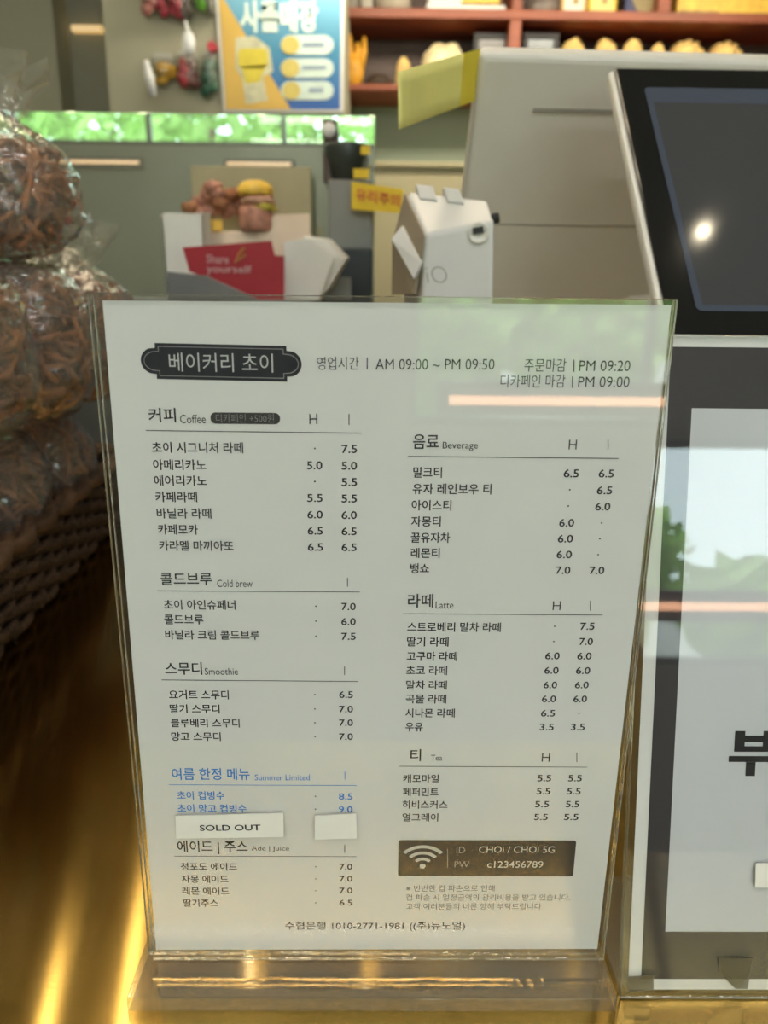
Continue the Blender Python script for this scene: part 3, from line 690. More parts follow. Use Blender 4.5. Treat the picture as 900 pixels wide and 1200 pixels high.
# ------------------------------------------------------------------ things behind the menu, in front of the partition
dc = thing('display_cabinet', 'grey cabinet behind the menu carrying the pastry tray', 'cabinet', (-0.25, 0.98, T))
CZ = at(300, 352, 0.80).z
link('carcass', box(B(), -0.48, -0.10, 0.83, 1.17, T, CZ, 0.004), M['grey_lid'], dc)
bm = B(); pts = [at(u, v, 0.79) for u, v in ((196, 352), (196, 318), (240, 323), (304, 352))]
tag(link('lid_tray', prism(bm, pts, (0, 0.012, 0), 0.001), M['grey_lid'], loc=pts[0]), 'dark grey slanted plastic lid just above the menu top edge', 'lid')
def pbox(u0, v0, u1, v1, Y): a = at(u0, v1, Y); b = at(u1, v0, Y); return a.x, b.x, a.z, b.z
# white paper bag with open top
x0, x1, z0, z1 = pbox(181, 250, 236, 352, 0.98)
pb = thing('paper_bag', 'open white paper bag left of the red card', 'paper bag', ((x0 + x1) / 2, 1.0, CZ))
bm = B(); z0 = CZ; w_ = 0.0015; y0, y1 = 0.985, 1.05
box(bm, x0 + 0.02, x1, y0, y0 + w_, z0, z1 - 0.004); box(bm, x1 - w_, x1, y0, y1, z0, z1 + 0.003); box(bm, x0 + 0.005, x1, y1 - w_, y1, z0, z1 + 0.006)
prism(bm, [(x0 + 0.02, y0, z0), (x0 + 0.02, y0, z1 - 0.004), (x0, y1, z1 + 0.004), (x0 + 0.004, y1, z0)], (0.0015, 0, 0)); box(bm, x0 + 0.02, x1, y0, y1, z0, z0 + w_)
link('bag_body', bm, M['white_card'], pb)
# tan board, pastry tray and food
x0, x1, z0, z1 = pbox(232, 196, 364, 352, 1.14)
tag(link('tan_board', box(B(), x0, x1, 1.14, 1.15, CZ, z1, 0.001), M['tan_film'], loc=((x0 + x1) / 2, 1.14, CZ)), 'olive tan backing board behind the pastries', 'board')
x0, x1, z0, z1 = pbox(232, 258, 363, 352, 1.06)
tr_ = thing('pastry_tray', 'warm-tinted white card tray heaped with pastries under the burger', 'tray', ((x0 + x1) / 2, 1.08, CZ))
bm = B(); zt = at(300, 262, 1.06).z
box(bm, x0, x1, 1.06, 1.13, CZ, zt - 0.012, 0.002)
link('tray_body', bm, M['warm_lit_card'], tr_)
pts = [at(u, v, 1.055) for u, v in ((322, 252), (363, 250), (364, 300), (320, 300), (300, 275))]
link('liner', prism(B(), pts, (0, 0.006, 0), 0.001), M['warm_lit_card'], tr_)
ZT = zt - 0.012
random.seed(5)
spots = [(224, 243), (236, 236), (247, 246), (258, 238), (268, 247), (277, 239), (286, 249), (243, 228), (255, 226), (267, 229), (278, 227), (232, 248), (297, 250), (250, 219)]
for i, (u, v) in enumerate(spots):
    Yp = 1.075 + 0.03 * random.random(); c = at(u, v, Yp)
    o = link('pastry_piece', blob(B(), c, (0.013 + .004 * random.random(), 0.012, 0.011), 2, 0.5, 1.8, i), M['choc'] if i % 3 else M['crust'], loc=c, smooth=True)
    tag(o, 'small glossy brown pastry chunk in the heap left of the burger', 'pastry', 'pastry chunks heaped on the cream tray')
bc = at(300, 246, 1.065)
bg = thing('burger', 'tall burger with shiny yellow bun top on the cream tray', 'burger', (bc.x, bc.y, ZT))
R_ = 0.030; tp = at(300, 211, 1.065).z
link('bun_top', lathe(B(), (bc.x, bc.y, 0), [(R_ * .97, tp - 0.024), (R_, tp - 0.018), (R_ * .93, tp - 0.010), (R_ * .72, tp - 0.004), (R_ * .4, tp - 0.001), (0.0005, tp)], 28), M['golden'], bg, smooth=True)
link('filling', blob(B(), (bc.x + 0.004, bc.y, tp - 0.032), (R_ * .95, R_ * .95, 0.012), 3, 0.3, 4, 3), mat('filling_pink', (0.62, 0.36, 0.25), 0.5, var=0.5, scale=60), bg, smooth=True)
link('lettuce', blob(B(), (bc.x + 0.014, bc.y - 0.008, tp - 0.043), (R_ * .6, R_ * .6, 0.008), 3, 0.5, 5, 6), mat('lettuce_yellow', (0.5, 0.42, 0.06), 0.5, var=0.3, scale=50), bg, smooth=True)
link('bun_bottom', lathe(B(), (bc.x, bc.y, 0), [(R_ * .8, ZT), (R_ * .95, ZT + 0.006), (R_ * .95, tp - 0.046), (R_ * .9, tp - 0.042)], 28), M['choc'], bg, smooth=True)
x0, x1, z0, z1 = pbox(242, 258, 260, 271, 1.05)
tag(link('price_tag', box(B(), x0, x1, 1.052, 1.055, z0, z1, 0.001), M['golden'], loc=(x0, 1.05, z0)), 'tiny orange tag on the front of the cream tray', 'tag')
# red card
rcd = thing('red_card', 'dark red card with white script standing behind the menu', 'card', at(270, 352, 0.90))
pts = [at(u, v, 0.90) for u, v in ((214, 290), (318, 282), (322, 299), (333, 300), (333, 352), (300, 352), (222, 318))]
link('panel', prism(B(), pts, (0, 0.004, 0)), M['red_card'], rcd)
bm = B(); Yr = 0.8985
put_text(bm, 'Share', at(242, 303, Yr), at(268, 304, Yr), 0.012, UP, 0.01); put_text(bm, 'yourself', at(242, 316, Yr), at(295, 317, Yr), 0.014, UP, 0.01)
link('lettering', bm, mat('faded_white', (0.55, 0.34, 0.34), 0.6), rcd)
bm = B(); tube(bm, [at(276, 308, Yr), at(281, 297, Yr), at(287, 290, Yr)], 0.002); tube(bm, [at(280, 305, Yr), at(288, 298, Yr)], 0.0015)
link('wheat_mark', bm, M['gold_ink'], rcd)
# white folded boxes
bxs = thing('cake_box', 'white folded cake box with pointed lid right of the red card', 'box', at(360, 352, 0.95))
A = [at(u, v, 0.94) for u, v in ((333, 283), (366, 279), (392, 303), (374, 352), (333, 352))]
link('front', prism(B(), A, (0.0, 0.05, 0), 0.001), M['white_card'], bxs)
A = [at(u, v, 0.95) for u, v in ((355, 277), (383, 281), (405, 304), (384, 340), (370, 352), (360, 352))]
link('lid', prism(B(), A, (0.004, 0.05, 0.004), 0.001), M['white_card'], bxs)
x0, x1, z0, z1 = pbox(372, 325, 411, 352, 1.0)
tag(link('pale_box', box(B(), x0, x1, 1.0, 1.04, CZ, z1, 0.002), M['grey_metal'], loc=(x0, 1.0, CZ)), 'low grey box to the right of the white cake box', 'box')
# coffee grinder in the shade
x0, x1, z0, z1 = pbox(378, 212, 437, 352, 1.12)
gr = thing('coffee_grinder', 'dark grey machine with round dial beside the glass edge', 'machine', ((x0 + x1) / 2, 1.15, T))
link('body', box(B(), x0 + 0.012, x1, 1.11, 1.185, at(400, 292, 1.12).z, z1, 0.003), M['grey_metal'], gr)
link('base', box(B(), x0, x1, 1.10, 1.19, T, at(400, 292, 1.12).z, 0.003), M['dark_teal'], gr)
bm = B(); q0 = at(406, 195, 1.15); lathe(bm, (q0.x, 1.15, 0), [(0.024, z1), (0.030, z1 + 0.03), (0.040, z1 + 0.055), (0.038, z1 + 0.06)], 20)
link('hopper', bm, mat('hopper_dark', (0.04, 0.05, 0.045), 0.3), gr, smooth=True)
q0 = at(386, 153, 1.14)
link('neck', box(B(), q0.x - 0.012, q0.x + 0.012, 1.15, 1.175, z1, q0.z + 0.02, 0.003), mat('neck_brown', (0.08, 0.055, 0.045), 0.5), gr)
link('dial', lathe(B(), q0, [(0.012, 0), (0.012, 0.006), (0.009, 0.009)], 20, frame((0, 0, 0), (1, 0, 0), (0, 0, 1), (0, -1, 0))), M['white_gloss'], gr, smooth=True)
for i, (u0, v0, u1, v1) in enumerate(((423, 171, 434, 181), (414, 198, 433, 209))):
    a = at(u0, v1, 1.10); b = at(u1, v0, 1.10)
    tag(link('yellow_sticker', box(B(), a.x, b.x, 1.098, 1.102, a.z, b.z), M['label_yellow'], loc=(a.x, 1.10, a.z)), ('upper tiny yellow sticker on the dark hopper above the red-lettered label', 'lower wider yellow sticker just above the red-lettered yellow label')[i], 'sticker')

# ------------------------------------------------------------------ poster and hanging snacks on the pillar
QY = 2.60
def pq(u, v, off=0.0): return at(u, v, QY - off)
po = [(251, -20), (404, -20), (402.5, 131.5), (262, 131.5)]
pstr = tag(link('poster', prism(B(), [pq(*c) for c in po], (0, 0.012, 0)), M['white_card'], loc=pq(262, 131)), 'blue and yellow printed poster with white heading on the pillar', 'poster')
def pm_(name, polys, m, off, par=pstr, label=None):
    bm = B()
    for pl_ in polys: face_poly(bm, [pq(u, v, off) for u, v in pl_])
    o = link(name, bm, m, par)
    if label: o['label'] = label
    return o
# printed sea-blue ground with a tonal sweep of its own
mblue = mat('poster_blue', (0.06, 0.25, 0.45), 0.4, var=0)
nt = mblue.node_tree; tcn = nt.nodes.new('ShaderNodeTexCoord'); sx_ = nt.nodes.new('ShaderNodeSeparateXYZ'); rp = nt.nodes.new('ShaderNodeValToRGB'); mrn = nt.nodes.new('ShaderNodeMapRange')
nt.links.new(tcn.outputs['Object'], sx_.inputs[0]); nt.links.new(sx_.outputs['Z'], mrn.inputs['Value']); mrn.inputs['From Min'].default_value = 0; mrn.inputs['From Max'].default_value = 0.42
rp.color_ramp.elements[0].color = (0.02, 0.10, 0.42, 1); rp.color_ramp.elements[1].color = (0.22, 0.50, 0.66, 1)
e_ = rp.color_ramp.elements.new(0.45); e_.color = (0.05, 0.24, 0.40, 1)
nt.links.new(mrn.outputs[0], rp.inputs['Fac']); nt.links.new(rp.outputs['Color'], nt.nodes['Principled BSDF'].inputs['Base Color'])
pm_('blue_ground', [[(255, -16), (400, -16), (398.5, 128), (265, 128)]], mblue, 0.001)
pm_('yellow_field', [[(255.5, -16), (262, -2), (280, 28), (341, 128), (265, 128)]], mat('poster_yellow', (0.66, 0.44, 0.10), 0.5, var=0.1, scale=6), 0.002)
bm = B(); put_text(bm, '사를매장', pq(281, 19, 0.003), pq(373, 19, 0.003), 0.095, UP, 0.045); link('heading', bm, mat('poster_white', (0.62, 0.76, 0.70), 0.5), pstr)
def pill(u0, v0, u1, v1): r = (v1 - v0) / 2; return rrect(u0, v0, u1, v1, r - 0.01, 6)
m_ = bpy.data.materials['poster_white']
for q_ in [pill(329, 41, 391, 64), pill(329, 68.5, 391, 91), pill(329, 95, 391, 117)]: pm_('white_pill', [q_], m_, 0.003)
m_ = mat('disc_yellow', (0.60, 0.50, 0.14), 0.5)
for q_ in [pill(329.5, 42, 351, 63.5), pill(329.5, 69, 351, 90.5), pill(331, 95.5, 352, 116.5)]: pm_('yellow_disc', [q_], m_, 0.004)
ml_ = mat('line_grey', (0.25, 0.33, 0.45), 0.5)
for q_ in ([(354, 50), (380, 50), (380, 55), (354, 55)], [(354, 77), (382, 77), (382, 81), (354, 81)], [(362, 103), (379, 103), (379, 108), (362, 108)]): pm_('print_line', [q_], ml_, 0.004)
pm_('drawn_cup', [rrect(279, 57, 314, 80, 6), [(283, 78), (312, 76), (304, 96), (288, 98)]], mat('cup_yellow', (0.66, 0.56, 0.06), 0.5), 0.004)
pm_('drawn_hand', [[(276, 44), (298, 42), (316, 56), (320, 84), (308, 90), (314, 118), (288, 122), (284, 92), (276, 80)]], mat('hand_cream', (0.56, 0.56, 0.38), 0.5, var=0.2, scale=30), 0.003)
random.seed(11)
def pouch(u0, v0, u1, v1, cols, label, tagcol=None):
    a = at(u0, v1, 2.58); b = at(u1, v0, 2.58); cx = (a.x + b.x) / 2; cz = (a.z + b.z) / 2; w_ = (b.x - a.x) / 2; h_ = (b.z - a.z) / 2
    t = thing('snack_pouch', label, 'snack pack', (cx, 2.60, a.z), 'clear snack packs hanging on the pillar')
    bm = B()
    tm = bmesh.new(); bmesh.ops.create_icosphere(tm, subdivisions=4, radius=1)
    for v in tm.verts:
        d = v.co; sx1 = math.copysign(abs(d.x) ** 0.6, d.x); sz1 = math.copysign(abs(d.z) ** 0.6, d.z)
        k = 1 + 0.06 * noise.noise(d * 5 + Vector((u0, v0, 0)))
        v.co = Vector((cx + sx1 * w_ * k, 2.585 + d.y * 0.03 * k, cz + sz1 * h_ * k))
    merge(bm, tm); link('film', bm, M['pouch'], t, smooth=True)
    for j, col in enumerate(cols):
        bm = B()
        for i in range(9):
            c = (cx + w_ * (-0.7 + 1.4 * (j + random.random()) / len(cols)), 2.582 + 0.014 * random.random(), cz + h_ * random.uniform(-0.75, 0.6))
            blob(bm, c, (w_ * 0.85 / len(cols), 0.014, h_ * 0.36), 2, 0.3, 2, i + j)
        link('sweets', bm, mat('sweets', col, 0.4, var=0.2), t, smooth=True)
    link('header_strip', box(B(), cx - w_ * 0.8, cx + w_ * 0.8, 2.60, 2.6185, b.z - 0.01, b.z + 0.02, 0.002), mat('header', tagcol or (0.5, 0.5, 0.45), 0.5), t)
pouch(166, -30, 193, 16, [(0.55, 0.22, 0.2), (0.45, 0.05, 0.08)], 'pink and red snack pack at the top left of the hanging packs')
pouch(198, -30, 223, 22, [(0.42, 0.03, 0.06), (0.12, 0.10, 0.09)], 'dark red snack pack hanging between the pink pack and the green one')
pouch(229, -30, 249, 14, [(0.15, 0.45, 0.04), (0.2, 0.2, 0.16)], 'bright green topped snack pack beside the poster')
pouch(178, 68, 201, 98, [(0.62, 0.36, 0.03)], 'yellow orange snack pack low on the left of the hanging packs')
pouch(207, 64, 231, 104, [(0.45, 0.04, 0.06), (0.16, 0.06, 0.06)], 'red and maroon snack pack low in the middle of the hanging packs')
pouch(238, 64, 252, 112, [(0.03, 0.12, 0.08)], 'dark green snack pack low beside the poster')
c = at(248, 54, 2.58)
tag(link('red_tag', lathe(B(), c, [(0.016, 0), (0.016, 0.02), (0.012, 0.026)], 16, frame((0, 0, 0), (1, 0, 0), (0, 0, 1), (0, 1, 0))), mat('tag_red', (0.5, 0.04, 0.06), 0.4), loc=c), 'small round red tag between the green packs beside the poster', 'tag')
bm = B(); c = at(221, 50, 2.56)
blob(bm, c, (0.022, 0.012, 0.034), 3, 0.15, 2, 4); tube(bm, [c + Vector((0, 0, 0.03)), at(217, 24, 2.58)], [0.008, 0.004]); tube(bm, [at(217, 24, 2.58), at(217, 24, 2.62)], 0.003)  # spoon-like white blob with a thin neck and peg
tag(link('white_blob', bm, mat('blob_white', (0.85, 0.88, 0.9), 0.15), loc=c, smooth=True), 'glossy white spoon-like blob hanging amid the snack packs', 'scoop')
bm = B(); tube(bm, [at(171, 72, 2.50), at(175, 90, 2.495), at(180, 113, 2.50)], [0.010, 0.016, 0.012], 10); tube(bm, [at(171, 72, 2.50), at(171, 70, 2.62)], 0.003)
tag(link('glint_tube', bm, mat('glint_white', (0.85, 0.87, 0.88), 0.1), loc=at(186, 113, 2.56), smooth=True), 'long white glint built as a tube at the left of the yellow snack pack', 'tube')  # white glint beside the yellow pack, built as a solid tube

# ------------------------------------------------------------------ shelf on the back wall
FY = 3.02
sf = thing('wall_shelf', 'reddish brown wooden wall shelf full of bread along the back wall', 'shelf', (0.6, 3.15, at(600, 106, FY).z))
sx0, sx1 = at(380, 60, FY).x, at(985, 60, FY).x
zl0, zl1 = at(450, 106, FY).z, at(450, 98.5, FY).z
zu0, zu1 = at(650, 23.5, FY).z, at(650, 11.5, FY).z
ztop = zu1 + 0.36
link('board', box(B(), sx0, sx1, FY, Y1 - 0.012, zl0, zl1, 0.003), M['red_wood'], sf)
link('board', box(B(), sx0, sx1, FY, Y1 - 0.012, zu0, zu1, 0.003), M['red_wood'], sf)
link('board', box(B(), sx0, sx1, FY, Y1 - 0.012, ztop, ztop + 0.04, 0.003), M['red_wood'], sf)
link('back_panel', box(B(), sx0, sx1, Y1 - 0.012, Y1, zl0, ztop + 0.04), M['dark_wood'], sf)
for u0, u1 in ((599, 612), (772, 786)):
    a = at(u0, 10, FY).x; b = at(u1, 10, FY).x
    link('divider', box(B(), a, b, FY + 0.003, Y1 - 0.012, (zl1 if u0 < 700 else zu1), (zu0 if u0 < 700 else ztop), 0.002), M['red_wood'], sf)
link('divider', box(B(), at(601, 10, FY).x, at(612, 10, FY).x, FY + 0.003, Y1 - 0.012, zu1, ztop, 0.002), M['red_wood'], sf)
for xx in (sx0, sx1 - 0.03): link('side_panel', box(B(), xx, xx + 0.03, FY, Y1 - 0.012, zl1, ztop, 0.002), M['red_wood'], sf)
LY = 3.10
def lo(u0, v0, u1): a = at(u0, v0, LY); b = at(u1, v0, LY); return a.x, b.x, zl1, a.z
def loaf(u0, v0, u1, m, name, label, cat, group=None, amp=0.12, seed=1):
    x0, x1, z0, z1 = lo(u0, v0, u1); h_ = z1 - z0; c = ((x0 + x1) / 2, LY + 0.03, z0 + h_ * 0.45)
    return tag(link(name, blob(B(), c, ((x1 - x0) / 2, (x1 - x0) / 2 * 0.8, h_ * 0.55), 3, amp, 2.2, seed, -0.8), m, loc=(c[0], c[1], z0), smooth=True), label, cat, group)
# orange crown-like ornament with four prongs
x0, x1, z0, z1 = lo(400, 40, 429); cx = (x0 + x1) / 2
orn = thing('glove_ornament', 'orange ornament with raised prongs at the left end of the shelf', 'ornament', (cx, LY, zl1))
hh = z1 - z0
link('palm', blob(B(), (cx, LY, z0 + hh * 0.33), ((x1 - x0) * 0.42, 0.03, hh * 0.34), 3, 0.1, 2, 2), mat('ornament_orange', (0.72, 0.36, 0.03), 0.5, var=0.2), orn, smooth=True)
for k, (dx, tz) in enumerate(((-0.42, 0.9), (-0.16, 1.0), (0.16, 0.85), (0.42, 0.95))):
    link('prong', tube(B(), [(cx + dx * 0.6 * (x1 - x0), LY, z0 + hh * 0.3), (cx + dx * (x1 - x0), LY, z0 + hh * 0.7), (cx + dx * 1.02 * (x1 - x0), LY, z0 + hh * tz)], [0.016, 0.014, 0.007], 10), bpy.data.materials['ornament_orange'], orn, smooth=True)
loaf(428, 84, 460, M['wicker'], 'dark_loaf', 'small dark loaf low on the shelf beside the orange ornament', 'bread', seed=3)
loaf(464, 64, 483, M['bread'], 'small_bun', 'small upright golden bun left of the big pale loaf', 'bread', seed=4)
loaf(494, 46, 548, M['bread_pale'], 'round_loaf', 'big pale round loaf above the yellow note', 'bread', amp=0.2, seed=5)
for i, (u0, u1, lab) in enumerate(((556, 601, 'dark framed picture left of the shelf divider'), (614, 656, 'dark framed picture with bluish glass right of the shelf divider'))):
    x0, x1, z0, z1 = lo(u0, 38, u1)
    pf = thing('picture_frame', lab, 'picture frame', ((x0 + x1) / 2, LY, zl1))
    bm = B(); s = 0.02
    for a0, a1, b0, b1 in ((x0, x1, z0, z0 + s), (x0, x1, z1 - s, z1), (x0, x0 + s, z0 + s, z1 - s), (x1 - s, x1, z0 + s, z1 - s)): box(bm, a0, a1, LY, LY + 0.02, b0, b1, 0.002)
    link('frame', bm, M['black'], pf)
    link('picture', box(B(), x0 + s, x1 - s, LY + 0.008, LY + 0.016, z0 + s, z1 - s), mat('picture_blue', (0.16, 0.20, 0.23) if i else (0.09, 0.09, 0.09), 0.2, var=0.3, scale=10), pf)
for i, (u0, v0, u1, m, lab) in enumerate(((655, 42, 693, 'bread', 'first golden round bread right of the picture frames'), (696, 42, 730, 'bread', 'second golden round bread right of the picture frames'),
        (731, 42, 760, 'bread', 'third golden round bread right of the picture frames'), (763, 47, 787, 'bread', 'small low golden bread between round breads and croissants'))):
    loaf(u0, v0, u1, M[m], 'round_bread', lab, 'bread', 'golden breads on the lower shelf', seed=10 + i)
def croissant(u0, v0, u1, label):
    x0, x1, z0, z1 = lo(u0, v0, u1); pts = []; rr = []
    for k in range(15):
        s = k / 14; pts.append((x0 + (x1 - x0) * s, LY + 0.05 * math.sin(s * PI), z0 + (z1 - z0) * (0.45 + 0.18 * math.sin(s * PI)))); rr.append((z1 - z0) * 0.36 * (0.25 + 0.75 * math.sin(s * PI)) * (1 + (0.12 if k % 2 else -0.05)))
    tag(link('croissant', tube(B(), pts, rr, 12), M['bread'], loc=(x0, LY, z0), smooth=True), label, 'croissant', 'croissants on the lower shelf')
croissant(795, 43, 828, 'larger croissant on the shelf above the dark touch screen'); croissant(843, 45, 872, 'smaller croissant rightmost on the lower shelf')
# upper shelf
def up(u0, u1, v0=-30): a = at(u0, v0, LY); b = at(u1, v0, LY); return a.x, b.x, zu1, a.z
for i, (u0, u1, lab) in enumerate(((404, 420, 'narrow grey tin at the left end of the upper shelf'), (421, 438, 'pale tin second from the left on the upper shelf'), (440, 482, 'wide pale tin left of the white box on the upper shelf'))):
    x0, x1, z0, z1 = up(u0, u1); r = (x1 - x0) / 2
    t = thing('tin', lab, 'tin', (x0 + r, LY, zu1), 'tins on the upper shelf')
    link('can', lathe(B(), (x0 + r, LY, 0), [(r, z0), (r, z1 - 0.01)], 24), mat('tin', ((0.35, 0.33, 0.28), (0.6, 0.58, 0.5), (0.5, 0.45, 0.36))[i], 0.4, var=0.1), t, smooth=True)
    link('lid', lathe(B(), (x0 + r, LY, 0), [(r * 1.03, z1 - 0.01), (r * 1.03, z1 + 0.006)], 24), M['white_card'], t)
x0, x1, z0, z1 = up(500, 593, -14)
t = thing('gift_box', 'long white and yellow box on a white tray on the upper shelf', 'box', ((x0 + x1) / 2, LY, zu1))
link('tray', box(B(), x0, x1, LY - 0.02, LY + 0.12, zu1, at(550, 7.5, LY).z, 0.003), M['white_card'], t)
xm = at(541, 0, LY).x
link('white_side', box(B(), x0 + 0.008, xm, LY - 0.01, LY + 0.1, at(550, 7.5, LY).z, z1, 0.003), M['white_gloss'], t)
link('yellow_side', box(B(), xm, x1 - 0.02, LY - 0.012, LY + 0.1, at(550, 5, LY).z, z1, 0.003), M['golden'], t)
x0, x1, z0, z1 = up(618, 656, -8)
tag(link('grey_packet', blob(B(), ((x0 + x1) / 2, LY, z0 + (z1 - z0) * .42), ((x1 - x0) / 2, 0.04, (z1 - z0) * .52), 3, 0.25, 3, 8, -0.8), mat('packet_grey', (0.16, 0.13, 0.11), 0.5, var=0.5, scale=14), loc=((x0 + x1) / 2, LY, zu1), smooth=True), 'dark grey packet right of the shelf divider on the upper shelf', 'packet')
for (u0, u1, c1, c2, lab) in ((660, 690, (0.66, 0.40, 0.14), (0.72, 0.70, 0.58), 'white card with tan rim on the upper shelf'), (692, 726, (0.70, 0.48, 0.03), (0.78, 0.66, 0.22), 'bright yellow card beside the white card on the upper shelf'), (736, 775, (0.04, 0.05, 0.13), (0.04, 0.05, 0.13), 'dark blue framed round emblem on the upper shelf')):
    x0, x1, z0, z1 = up(u0, u1)
    t = thing('standing_card', lab, 'card', ((x0 + x1) / 2, LY, zu1))
    link('board', box(B(), x0, x1, LY, LY + 0.015, z0, z1, 0.004), mat('card_rim', c1, 0.5), t)
    link('face', box(B(), x0 + 0.012, x1 - 0.012, LY - 0.002, LY + 0.002, z0 + 0.012, z1 - 0.012), mat('card_face', c2, 0.5), t)
    if u0 > 730:
        cc = at(757, -3, LY - 0.004)
        link('emblem', lathe(B(), cc, [(0.052, 0), (0.052, 0.002), (0.045, 0.003), (0.03, 0.003), (0.028, 0.001), (0.001, 0.001)], 28, frame((0, 0, 0), (1, 0, 0), (0, 0, 1), (0, -1, 0))), mat('emblem_gold', (0.28, 0.22, 0.10), 0.5), t)
    else:
        cc = at((u0 + u1) / 2, 1, LY - 0.003); link('motif', box(B(), cc.x - 0.012, cc.x + 0.012, LY - 0.003, LY, cc.z - 0.012, cc.z + 0.02, 0.002), mat('motif_brown', (0.4, 0.28, 0.1), 0.5), t)
x0, x1, z0, z1 = up(796, 940, -12)
t = thing('bread_box', 'long bright yellow box at the right end of the upper shelf', 'box', ((x0 + x1) / 2, LY, zu1))
link('carton', box(B(), x0, x1, LY, LY + 0.12, z0, z1, 0.004), M['golden'], t)
link('print_band', box(B(), x0 + 0.01, x0 + 0.16, LY - 0.003, LY + 0.002, z0, z0 + 0.03, 0.001), mat('band_olive', (0.36, 0.27, 0.08), 0.5, var=0.4), t)
link('print_band', box(B(), x0 + 0.30, x1, LY - 0.003, LY + 0.002, z0, z0 + 0.025, 0.001), bpy.data.materials['band_olive'], t)
# beige cabinet under the shelf
a = at(420, 189, 2.9); b = at(760, 189, 2.9)
t = thing('beige_cabinet', 'plain beige cabinet below the shelf behind the monitor', 'cabinet', ((a.x + b.x) / 2, 3.1, 0))
link('carcass', box(B(), a.x, b.x, 2.9, Y1 - 0.01, 0, a.z - 0.02, 0.003), M['beige'], t)
link('worktop', box(B(), a.x, b.x + 0.01, 2.88, Y1 - 0.01, a.z - 0.02, a.z, 0.003), M['beige'], t)

# ------------------------------------------------------------------ wicker basket and bags of fried pastry sticks
BA = math.radians(4); bo = Vector((-0.325, 0.21, 0)); bxv = Vector((-math.cos(BA), -math.sin(BA), 0)); byv = Vector((-math.sin(BA), math.cos(BA), 0))
BWd, BLn, BH = 0.46, 0.60, 0.085
def bper(s, out=0.0, flare=0.0):           # rounded-rectangle path, s in 0..1
    r = 0.04; pts = rrect(-flare - out, -flare - out, BWd + flare + out, BLn + flare + out, r + out, 6); n = len(pts)
    L = [0]
    for i in range(n): L.append(L[-1] + math.hypot(pts[(i + 1) % n][0] - pts[i][0], pts[(i + 1) % n][1] - pts[i][1]))
    d = s * L[-1]
    for i in range(n):
        if L[i + 1] >= d - 1e-9:
            k = (d - L[i]) / max(L[i + 1] - L[i], 1e-9); a, b = pts[i], pts[(i + 1) % n]
            x, y = a[0] + (b[0] - a[0]) * k, a[1] + (b[1] - a[1]) * k
            return bo + bxv * x + byv * y
bk = thing('wicker_basket', 'dark woven wicker basket on the brass counter at left', 'basket', bo + bxv * BWd / 2 + byv * BLn / 2 + Vector((0, 0, T)))
NS = 56; bm = B(); rows = 8
for r in range(rows):
    z = T + 0.008 + r * (BH - 0.012) / rows
    tube(bm, [bper(k / (NS * 4), 0.004 * math.sin(k / 4 * PI + r * PI) ) + Vector((0, 0, z)) for k in range(NS * 4)], 0.0052, 6, True)
link('weave', bm, M['wicker'], bk, smooth=True)
bm = B()
for k in range(NS): tube(bm, [bper(k / NS) + Vector((0, 0, T + 0.001)), bper(k / NS) + Vector((0, 0, T + BH))], 0.003, 6)
st_ = link('stakes', bm, M['wicker'], bk)
bm = B()
for j, o_ in enumerate((-0.004, 0.005)):
    tube(bm, [bper(k / 240, o_ + 0.003 * math.sin(k * 0.9 + j * PI)) + Vector((0, 0, T + BH + 0.002 + 0.003 * math.cos(k * 0.9 + j * PI))) for k in range(240)], 0.0075, 7, True)
link('rim', bm, mat('wicker_rim', (0.10, 0.055, 0.03), 0.5, var=0.4, scale=40), bk, smooth=True)
bm = B(); ps = [bper(k / 60, -0.004) + Vector((0, 0, T + 0.001)) for k in range(60)]; prism(bm, ps, (0, 0, 0.006)); link('bottom', bm, M['wicker'], bk)

